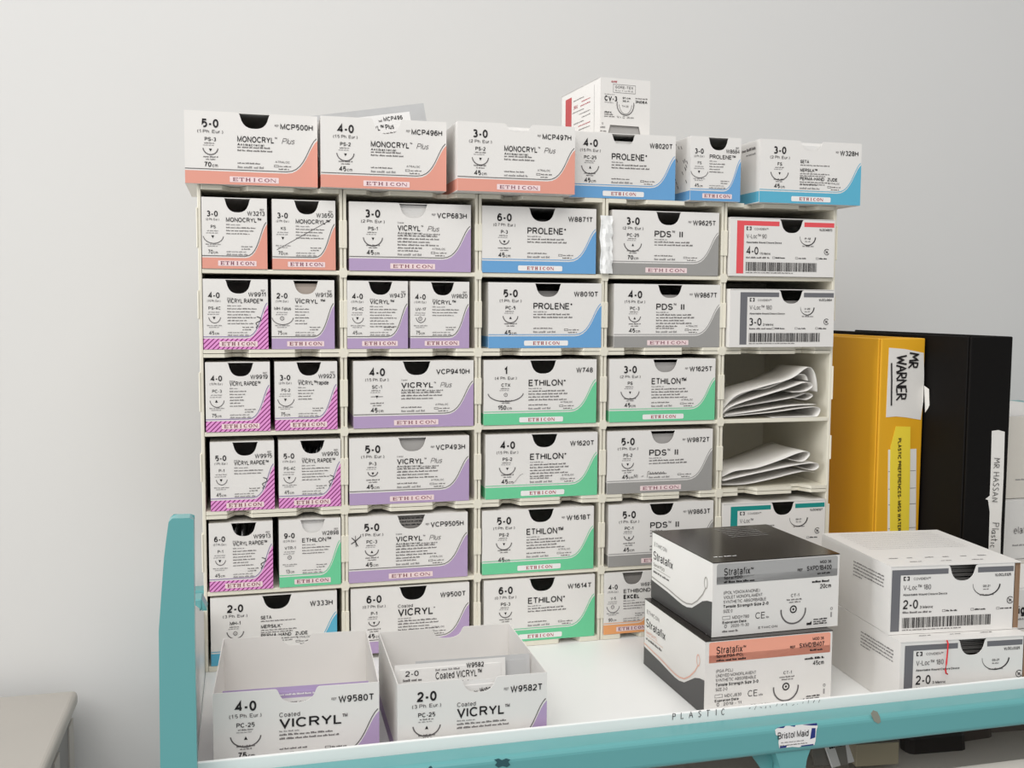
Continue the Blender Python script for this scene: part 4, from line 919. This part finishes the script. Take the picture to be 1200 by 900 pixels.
# ---------------------------------------------------------------- wound-closure cartons (framed label)
def frame_carton(loc, rz, tint, txt, label, w=0.1208, h=0.0603, d=0.130, off=.004, cat_group='wound closure cartons', loose=False, notch_=(.58, .098, .235)):
    o = empty('wound_closure_carton', loc, rz); tag(o, label, 'box', cat_group)
    t = .0007; mb = MB(); fw = w - (.006 if loose else 0)
    mb.box((0, t, 0), (w, d, t), CARD); mb.box((0, t, t), (t, d - t, h - t), CARD)
    mb.box((w - t, t, t), (w, d - t, h - t), KRAFT if loose else CARD); mb.box((0, d - t, t), (w, d, h - t), CARD)
    if loose: mb.box((fw + .0018, .0016, t), (w - t, .0022, h - t), KRAFT)
    cb = mb.build('carton', o)
    mb = MB(); mb.box((0, -.0003, h - t), (w, d, h), CARD)
    if loose:
        a = Art(mb, (0, 0, h), (1, 0, 0), (0, 1, 0), (0, 0, 1))
        for k in range(11): a.micro(w * .10, d * (.92 - .046 * k), w * .80, d * .006, INKL, seed=k + 3)
        for k in range(6): a.micro(w * (.1 + .14 * k), d * .19, w * .07, d * .020, INKL, seed=k)
        for k in range(3): a.micro(w * (.2 + .24 * k), d * .09, w * .09, d * .014, INKG, seed=k)
    mb.build('lid', o)
    if loose:
        mb = MB(); a = Art(mb, (0, d, 0), (0, -1, 0), (0, 0, 1), (-1, 0, 0))
        for k in range(5): a.micro(d * .50, h * (.80 - .05 * k), d * .42 * (1 if k < 4 else .3), h * .022, INKG, seed=k)
        mb.build('side_print', cb)
    fp = front_panel(o, fw, h - t - .0002, notch_)
    hh = h - t; mb = MB(); a = Art(mb, (0, 0, 0), (1, 0, 0), (0, 0, 1), (0, -1, 0)); Y = lambda f: hh * (1 - f)
    x0 = off; w2 = fw
    bw = w * .066
    a.rect(x0, Y(.955), x0 + bw, Y(.045), tint, 0)
    a.rect(x0 + bw, Y(.125), w2 * (notch_[0] - notch_[1] * 1.22), Y(.045), tint, 0); a.rect(w2 * (notch_[0] + notch_[1] * 1.22), Y(.125), w2 - .001, Y(.045), tint, 0)
    u = x0 + bw + w * .022
    c = hh * .06; v = Y(.205)
    for s0 in (0, 1):
        q = u + s0 * c * .95
        if s0 == 0: a.rect(q, v, q + c * .28, v + c, INK, 2); a.rect(q, v, q + c * .6, v + c * .24, INK, 2); a.rect(q, v + c * .76, q + c * .6, v + c, INK, 2)
        else: a.rect(q + c * .32, v, q + c * .6, v + c, INK, 2); a.rect(q, v, q + c * .6, v + c * .24, INK, 2); a.rect(q, v + c * .76, q + c * .6, v + c, INK, 2)
    a.text('COVIDIEN™', u + w * .075, v + hh * .006, hh * .036, INKG, width=w * .13)
    a.text(txt['prod'], u, Y(.345), hh * .075, INKG, width=w * txt.get('pw', .21), bold=-.004)
    a.text(txt.get('desc', 'Absorbable Wound Closure Device'), u, Y(.43), hh * .032, INK, width=w * .335, bold=.012)
    a.text(txt['size'], u, Y(.625), hh * .135, INK, width=w * .115, bold=.004)
    a.text(txt['metric'], u + w * .13, Y(.625), hh * .04, INK, width=w * .10, bold=.01)
    a.micro(u, Y(.69), w * .22, hh * .03, INKG)
    for q in (.40, .62, .82): a.frame(w * q, Y(.69), w * q + hh * .05, Y(.655), .0003, INKG); a.micro(w * q + hh * .06, Y(.685), w * .09, hh * .024, INK)
    rg = random.Random(txt.get('seed', 5)); q = u; e = u + w * .68
    while q < e:
        bwid = rg.choice((.0004, .0004, .0007, .0011)); a.rect(q, Y(.91), min(q + bwid, e), Y(.755), INK, 2); q += bwid + rg.choice((.0003, .0004, .0006, .0009))
    a.micro(u, Y(.945), w * .45, hh * .018, INKG)
    a.text(txt['ref'], w2 - .0035, Y(.19), hh * .042, INK, 'r', width=w * .125, bold=.016)
    r = w * txt.get('r', .07); cx = w * .735
    a.arc(cx, Y(.30), r, hh * .14 * (r / (w * .07)) ** .5, 178, 358, .0009, INK, taper=True)
    a.text(txt['needle'], cx, Y(.345), hh * .033, INK, 'c', width=w * .055, bold=.01); a.micro(cx - w * .025, Y(.385), w * .05, hh * .018, INKG)
    a.micro(cx - w * .05, Y(.47), w * .11, hh * .022, INKG)
    a.arc(w * .925, Y(.555), hh * .05, hh * .05, 40, 330, .0006, INK); a.strip([(w * .905, Y(.52)), (w * .94, Y(.58))], .0006, INKG); a.rect(w * .915, Y(.575), w * .935, Y(.54), INKG, 2)
    if txt.get('art'): txt['art'](a, w, hh)
    mb.build('print', fp)
    return o
def rackx(px, py): return atY(px, py, -0.0006).x
o1 = frame_carton((4 * CW + .0036 + .0012, -0.004, SHELFTOP[1] + .0003), 0, RED, dict(prod='V-Loc™ 90', size='4-0', metric='1.5 Metric', ref='VLOCM0013', needle='P-12', r=.075, pw=.19, seed=3), 'white carton with coral red label frame in the rack, marked 4-0', w=.1212, off=.0075, cat_group='framed cartons in the rack')
o2 = frame_carton((4 * CW + .0036 + .0012, -0.007, SHELFTOP[2] + .0003), 0, DGREY, dict(prod='V-Loc™ 180', size='3-0', metric='2 Metric', ref='VLOCL0604', needle='V-20', r=.066, seed=8), 'white carton with grey label frame in the rack, marked 3-0', w=.1212, off=.0115, cat_group='framed cartons in the rack')
sachet('suture_sachet', 'grey sachet low in the notch of the grey framed 3-0 carton', (4 * CW + .055, .004, SHELFTOP[2] + .0014), .04, .0475, .003, FOIL)
o3 = frame_carton((4 * CW + .0036 + .0008, -0.002, SHELFTOP[5] + .0003), 0, TEALP, dict(prod='V-Loc™', desc='PBT Non Absorbable Wound Closure', size='2-0', metric='3 Metric', ref='VLOCN0327', needle='GS-21', r=.088, pw=.13, seed=2), 'white carton with dark teal label frame, bottom of the papers column', w=.1212, off=.009, cat_group='framed cartons in the rack')
o4 = frame_carton((0.5745, -0.2375, 0.9003), R_(-4.5), DGREY, dict(prod='V-Loc™ 180', size='2-0', metric='3 Metric', ref='VLOCL0325', needle='GS-21', r=.105, seed=6), 'white carton with grey label frame under another, red thread across it', w=.1225, loose=True, off=.004, cat_group='framed cartons stacked on the tray')
o5 = frame_carton((0.5752, -0.2195, 0.9003 + .0603 + .0004), R_(-5.5), DGREY, dict(prod='V-Loc™ 180', size='2-0', metric='3 Metric', ref='VLOCL0325', needle='GS-21', r=.105, seed=6), 'white carton with grey label frame marked 2-0, on top of its stack', w=.1235, loose=True, off=.0012, cat_group='framed cartons stacked on the tray')
def inside(o, rz, u, v, z): return o.location + Matrix.Rotation(rz, 3, 'Z') @ Vector((u, v, z))
for o, rz, nm in ((o4, R_(-4.5), 'lower'), (o5, R_(-5.5), 'upper')):
    for k in range(4):
        s = sachet('suture_sachet', ['dark sachet edge lying flat in the notch of the %s grey framed carton', 'second flat sachet from the top in the %s grey framed carton', 'third flat sachet from the top in the %s grey framed carton', 'lowest flat sachet seen in the %s grey framed carton'][k] % nm, inside(o, rz, .012, .012 + .0015 * k, .0555 - .0042 * k), .095, .085, .0030, FOIL, rz=rz, group='flat sachets in the %s grey framed carton' % nm)
        s.rotation_euler = (R_(-90), 0, rz)
# red thread trailing over the lower carton
mb = MB(); REDT = mat('red_thread', (206, 40, 48), .5)
base = inside(o4, R_(-4.5), 0, 0, 0)
def tp(px, py, dy=0.0): 
    p = atY(px, py, -0.2415 + dy); return p
pth = [tp(1102, 747.5, .012), tp(1107, 748.5, .006), tp(1110, 751, .0), tp(1111, 754, -.003), tp(1110.3, 765, -.0035), tp(1109, 778, -.0035), tp(1108, 785, -.0035), tp(1108.6, 789, -.0035), tp(1110.5, 790, -.0035)]
mb.tube(pth, .0007, REDT, 6); tag(mb.build('red_thread', smooth=True), 'red thread trailing down the front of the lower grey framed carton', 'thread')

# ---------------------------------------------------------------- crumpled white wrapper in the rack
mb = MB(); n = 14; rg = random.Random(5)
pa = [atY(701.5 + .6 * math.sin(k), 252 + k * 5.2, .001) for k in range(n)]; pb = [atY(717 + .8 * math.sin(k * 2.1), 254 + k * 5.2, -.003) for k in range(n)]
vs = []
for k in range(n):
    zz = (pa[k].z + pb[k].z) / 2
    for j in range(6):
        t = j / 5; x = pa[k].x * (1 - t) + pb[k].x * t
        vs.append((x, -0.0035 - (.0008 + .0003 * math.sin(k * .9 + j * 1.3)) + .0006 * rg.uniform(-1, 1) - (.0008 if j in (2, 3) else 0), max(zz, SHELFTOP[1] - .004)))
fs = [(k * 6 + j, k * 6 + j + 1, (k + 1) * 6 + j + 1, (k + 1) * 6 + j) for k in range(n - 1) for j in range(5)]
mb.add(vs, fs, mat('white_film', (236, 236, 234), .3, spec=.5))
tag(mb.build('crumpled_wrapper', solid=.0006), 'crumpled white plastic wrapper tucked beside the grey 3-0 box', 'wrapper')

# ---------------------------------------------------------------- folded leaflets in the two open compartments
def leaflet(px, label, y0, depth, grp, seed):
    pts = [atY(x, y, 0.004) for x, y in px]
    # smooth the traced fold line
    P = []
    n = len(pts)
    for i in range(n - 1):
        p0, p1, p2, p3 = pts[max(i - 1, 0)], pts[i], pts[i + 1], pts[min(i + 2, n - 1)]
        for k in range(5):
            t = k / 5
            P.append(0.5 * ((2 * p1) + (p2 - p0) * t + (2 * p0 - 5 * p1 + 4 * p2 - p3) * t * t + (3 * p1 - p0 - 3 * p2 + p3) * t ** 3))
    P.append(pts[-1])
    zmin = SHELFTOP[3 if grp.endswith('upper compartment') else 4] + .0006
    mb = MB(); vs = []; ny = 6; rg = random.Random(seed); ph = rg.uniform(0, 6)
    lo_, hi_ = 4 * CW + .0042, 5 * CW - .0040
    for j in range(ny):
        for i, p in enumerate(P):
            vs.append((min(max(p.x, lo_), hi_), y0 + depth * j / (ny - 1), max(p.z + (.0012 * math.sin(ph + j * .9 + i * .12)) * (j / ny), zmin)))
    k = len(P)
    mb.add(vs, [(j * k + i, j * k + i + 1, (j + 1) * k + i + 1, (j + 1) * k + i) for j in range(ny - 1) for i in range(k - 1)], PAPER)
    tag(mb.build('folded_leaflet', solid=.0003, smooth=True), label, 'leaflet', grp)
def z6(ox, oy, pts): return [(ox + x / 6, oy + y / 6) for x, y in pts]
UP = 'folded leaflets in the upper compartment'; LOW = 'folded leaflets in the lower compartment'
for k, (pts, lab, y0) in enumerate((
    ([(165, 470), (265, 378), (450, 318), (640, 262), (755, 185), (800, 205), (822, 280), (826, 355)], 'topmost folded leaflet with a tall loop, upper open compartment', .004),
    ([(158, 492), (225, 420), (360, 350), (500, 325), (720, 232), (770, 278)], 'second folded leaflet from the top, sharp fold, upper open compartment', .006),
    ([(160, 508), (250, 445), (600, 335), (740, 288), (792, 312), (742, 350), (650, 357)], 'third folded leaflet from the top, narrow loop, upper open compartment', .003),
    ([(168, 516), (260, 470), (640, 403), (760, 367), (806, 382), (762, 412), (680, 402)], 'fourth folded leaflet from the top, rounded loop, upper open compartment', .007),
    ([(180, 520), (400, 492), (640, 455), (820, 444)], 'fifth leaflet from the top, lying flat, upper open compartment', .004),
    ([(165, 528), (500, 498), (700, 470), (822, 462), (838, 495), (800, 540), (700, 546), (500, 548)], 'lowest folded leaflet with a wide loop, upper open compartment', .002))):
    leaflet(z6(820, 400, pts), lab, y0, .062, UP, k)
for k, (pts, lab, y0) in enumerate((
    ([(158, 412), (250, 372), (400, 350), (560, 297), (690, 246), (758, 236), (772, 262), (722, 305), (632, 290)], 'topmost folded leaflet with a rounded loop, lower open compartment', .004),
    ([(163, 440), (300, 408), (560, 352), (720, 322), (818, 316), (832, 345), (792, 366), (722, 352)], 'middle folded leaflet with a small loop, lower open compartment', .003),
    ([(162, 472), (330, 466), (500, 432), (680, 387), (760, 376), (815, 386)], 'lowest folded leaflet, loop-free edge, lower open compartment', .006))):
    leaflet(z6(820, 490, pts), lab, y0, .075, LOW, k + 20)

# ---------------------------------------------------------------- lever-arch binders
def binder(x0, x1, y0, h, d, m, label):
    o = empty('lever_arch_binder', ((x0 + x1) / 2, y0, 0.9002)); tag(o, label, 'binder', 'binders beside the rack')
    w = x1 - x0; t = .003
    for nm, a, b in (('front_cover', -w / 2, -w / 2 + t), ('rear_cover', w / 2 - t, w / 2)):
        mb = MB(); mb.box((a, .004, 0), (b, d, h), m); mb.build(nm, o, bevel=.0012, segs=2)
    mb = MB(); mb.box((-w / 2 + .0006, 0, 0), (w / 2 - .0006, t, h), m); sp = mb.build('spine', o, bevel=.0012, segs=2)
    mb = MB(); mb.box((-w / 2 + .006, .015, .008), (w / 2 - .010, d - .012, h - .016), PAPER); pg = mb.build('page_block', o); pg['label'] = 'white page edges'
    mb = MB(); mb.tube([(-w / 2 + .02, .03, h * .55), (-w / 2 + .02, .03, h * .9)], .002, STEELD); mb.build('arch_lever', o)
    return o, sp
YB0 = 0.0; yb, ysp = binder(0.7092, 0.7655, YB0, 0.3100, .285, YELLOW, 'ochre yellow lever-arch binder with a taped paper name label')
YB1 = -0.07; bb_, bsp = binder(0.7672, 0.8195, YB1, 0.3140, .285, BLACKB, 'black lever-arch binder with a narrow handwritten spine strip')
def plate(parent, ploc, px, Y, m, name, label, lift=.0004, art=None):
    """flat sticker traced on a spine at depth Y"""
    pts = [atY(x, y, Y - lift) - Vector(ploc) for x, y in px]
    mb = MB(); mb.prism(pts, (0, .0003, 0), m)
    if art: art(mb)
    o = mb.build(name, parent); o['label'] = label; return o
def along(mb, pxa, pxb, Y, ploc, lift):
    """art frame whose u runs from pixel a to pixel b on the spine (lettering turned to read downwards)"""
    A = atY(*pxa, Y - lift) - Vector(ploc); B = atY(*pxb, Y - lift) - Vector(ploc); U = (B - A).normalized(); N = Vector((0, -1, 0))
    return Art(mb, A, U, N.cross(U), N), (B - A).length
yl = (yb.location.x, yb.location.y, yb.location.z); bl = (bb_.location.x, bb_.location.y, bb_.location.z)
def art_w(mb):
    a, L = along(mb, (1066.5, 414), (1065, 432), YB0, yl, .0007); a.hand('MR', 0, -.001, .0118, .0019, INK, gap=.16, seed=8)
    a, L = along(mb, (1050.5, 417), (1050, 475), YB0, yl, .0007); a.hand('WARNER', 0, 0, .0125, .0019, INK, gap=.09, seed=6)
    a.strip([(L * .14, -.0062), (L * .5, -.0058), (L * 1.0, -.0060)], .0018, INK, 3)
plate(ysp, yl, [(1042, 407.5), (1060, 409), (1082.5, 413.5), (1083, 440), (1082, 470), (1079, 492), (1070, 490.5), (1061, 489), (1050, 488), (1038.5, 489), (1040, 450)], YB0, PAPER, 'name_label', 'white taped paper with brush lettering', art=art_w)
pts = [atY(x, y, YB0 - dy) - Vector(yl) for x, y, dy in ((1083, 452, .0008), (1088.5, 456, .0075), (1089.5, 494, .0075), (1084.5, 496, .0008))]
mb = MB(); mb.prism(pts, (0, -.0003, 0), PAPER); mb.build('label_flap', ysp)['label'] = 'loose paper flap at the spine edge'
def art_l(mb):
    a = Art(mb, (0, 0, 0), (1, 0, 0), (0, 0, 1), (0, -1, 0))
    for y in (553, 573.5, 592, 620, 624): 
        p, q = atY(1041, y, YB0 - .0006) - Vector(yl), atY(1073, y, YB0 - .0006) - Vector(yl)
        mb.box((p.x, p.y - .0001, p.z), (q.x, p.y, p.z + .0005), INKG)
plate(ysp, yl, [(1041, 527), (1074, 526), (1073, 640), (1040, 640)], YB0, PAPER, 'ruled_label', 'white ruled label', art=art_l, lift=.0005)
def art_y(mb):
    a, L = along(mb, (1054.2, 513.5), (1053.6, 640), YB0, yl, .0012); a.text('PLASTIC PREFERENCES- MISS WATERS', 0, -.0022, .0042, INK, width=L * .89, bold=.012)
plate(ysp, yl, [(1050, 499.5), (1067, 500), (1066.5, 560), (1065, 640), (1043, 640), (1043, 560), (1043.5, 524)], YB0, YLABEL, 'title_label', 'yellow printed label strip', art=art_y, lift=.0010)
def art_h(mb):
    a, L = along(mb, (1165.0, 537), (1161.5, 604), YB1, bl, .0007); a.hand('MR HASSAN', 0, 0, .0072, .0006, INK, gap=.22, seed=12)
    a, L = along(mb, (1162.8, 613), (1159.5, 650), YB1, bl, .0007); a.hand('Plastic', 0, 0, .0085, .0006, INK, gap=.16, seed=14)
plate(bsp, bl, [(1162.5, 505), (1170, 504), (1177.5, 506), (1176, 560), (1173, 620), (1172, 665), (1158, 665), (1160, 600), (1158, 586), (1155, 585), (1160, 581), (1161, 560)], YB1, PAPER, 'title_strip', 'white handwritten paper strip', art=art_h)

# ---------------------------------------------------------------- stack of pale cartons past the binders
CREAMC = mat('pale_cream_carton', (220, 214, 204), .6, noise=.02, nscale=30)
ZB = [atY(1195, y, 0.0).z for y in (486, 584, 655)] + [0.9003]
ZF = [atY(1196, y, -0.19).z for y in (688, 737)] + [0.9003]
XF = atY(1190.5, 720, -0.19).x
for x, Y, z1, z0, body, txt, tz, col, lab in (
    (.866, 0.0, ZB[0], ZB[1], CREAMC, None, 0, INK, 'plain cream carton, topmost of the stack behind the black binder'),
    (.862, 0.0, ZB[1], ZB[2], CARD, 'elat', .42, INKL, 'white carton with pale lettering, middle of the stack behind the black binder'),
    (.864, 0.0, ZB[2], ZB[3], CREAMC, None, 0, INK, 'cream carton at the bottom of the stack behind the black binder'),
    (XF, -0.19, ZF[0], ZF[1], CARD, 'ig', .35, INK, 'white carton with dark lettering, upper one beside the grey framed cartons'),
    (XF + .001, -0.19, ZF[1], ZF[2], CREAMC, 'ng', .55, INK, 'cream carton with dark lettering, lower one beside the grey framed cartons')):
    z1 -= .0006
    o = empty('dressing_carton', (x, Y, z0)); tag(o, lab, 'box', 'cartons stacked at the trolley end')
    w, h, d = .15, z1 - z0, (.16 if Y == 0 else .075)
    mb = MB(); mb.box((0, 0, 0), (w, d, h - .0012), body); cbx = mb.build('carton', o, bevel=.001, segs=2)
    mb = MB(); mb.box((.0004, .0004, h - .0012), (w - .0004, d - .0004, h), CARD); mb.build('lid', o)
    mb = MB(); a = Art(mb, (0, 0, 0), (1, 0, 0), (0, 0, 1), (0, -1, 0))
    x0 = max(atY(1187 if Y == 0 else 1192, 620, Y).x - x, .001)
    if txt: a.text(txt, x0 + .001, h * tz, .009, col, bold=.02 if col is INK else 0)
    a.micro(x0, h * .22, .05, .002, INKL); mb.build('print', cbx)

# ---------------------------------------------------------------- things in the lower tray
def lowpack(px, py, Y, w, h, t, rx, rz, m, label, nm='paper_packet', art=True):
    p = atY(px, py, Y); o = empty(nm, p, R_(rz)); o.rotation_euler = (R_(rx), 0, R_(rz)); tag(o, label, 'packet', 'packets in the lower tray')
    mb = MB(); mb.box((0, 0, 0), (w, t, h), m); b = mb.build('pouch', o, bevel=t * .3)
    if art:
        mb = MB(); a = Art(mb, (0, 0, 0), (1, 0, 0), (0, 0, 1), (0, -1, 0))
        for k in range(4): a.micro(w * .12, h * (.82 - .15 * k), w * .75, h * .07, INK, seed=k)
        mb.build('print', b)
    return o
TAN = mat('tan_card', (176, 166, 142), .6); DK = mat('dark_pouch', (52, 48, 46), .35); MID = mat('mid_grey_pouch', (120, 116, 108), .4)
lowpack(954, 898, -0.225, .030, .042, .003, -28, -12, MID, 'grey printed pouch propped in the lower tray beside the teal leg')
lowpack(976, 900, -0.232, .026, .040, .002, -30, 14, PACKW, 'white printed packet leaning in the lower tray beside the tan carton')
oT = empty('small_tan_carton', atY(1003, 899, -0.215), R_(-6)); tag(oT, 'small tan carton lying in the lower tray under the rail', 'box')
mb = MB(); mb.box((0, 0, 0), (.040, .03, .020), TAN); mb.build('carton', oT, bevel=.0008)
mb = MB(); mb.box((.0005, .0005, .020), (.0395, .0295, .0208), MID); a = Art(mb, (0, 0, .0208), (1, 0, 0), (0, 1, 0), (0, 0, 1)); a.micro(.005, .01, .03, .003, INKG); mb.build('lid', oT)
lowpack(1066, 899, -0.19, .060, .030, .02, -8, -4, DK, 'dark glossy pouch in the lower tray beside the tan carton', art=False)
lowpack(1112, 896, -0.18, .055, .034, .02, -10, 3, mat('brown_pouch', (92, 82, 76), .35), 'brown glossy pouch in the lower tray past the dark one', art=False)
lowpack(1160, 892, -0.17, .060, .034, .02, -12, -5, mat('clear_brown_pouch', (120, 110, 102), .3), 'clear brownish pouch farthest along the lower tray', art=False)

# ---------------------------------------------------------------- steel worktop by the wall
tb = empty('steel_side_table', (-0.45, 0.05, 0)); tag(tb, 'stainless steel side table standing against the white wall', 'table')
ZS = 0.786; XE = -0.1565
mb = MB(); mb.box((-0.75 - tb.location.x, -0.55 - .05, ZS - .018), (XE - tb.location.x, 0.30 - .05, ZS), STEEL)
top = mb.build('tabletop', tb, bevel=.006, segs=4); top['label'] = 'brushed steel top with rounded edge'
mb = MB(); mb.box((-0.73 - tb.location.x, -0.53 - .05, .16), (XE - .006 - tb.location.x, 0.285 - .05, ZS - .018), STEELD)
xs = XE - .006 - tb.location.x
for k in range(9): mb.box((xs, -.50 - .05 + k * .095, .20), (xs + .0016, -.50 - .05 + k * .095 + .03, ZS - .03), STEEL)
mb.build('cabinet_panel', tb)
for x, y in ((-.72, -.52), (-.72, .27), (XE - .03, -.52), (XE - .03, .27)):
    mb = MB(); mb.tube([(x - tb.location.x, y - .05, 0), (x - tb.location.x, y - .05, .17)], .014, STEELD, 12); mb.build('leg', tb)
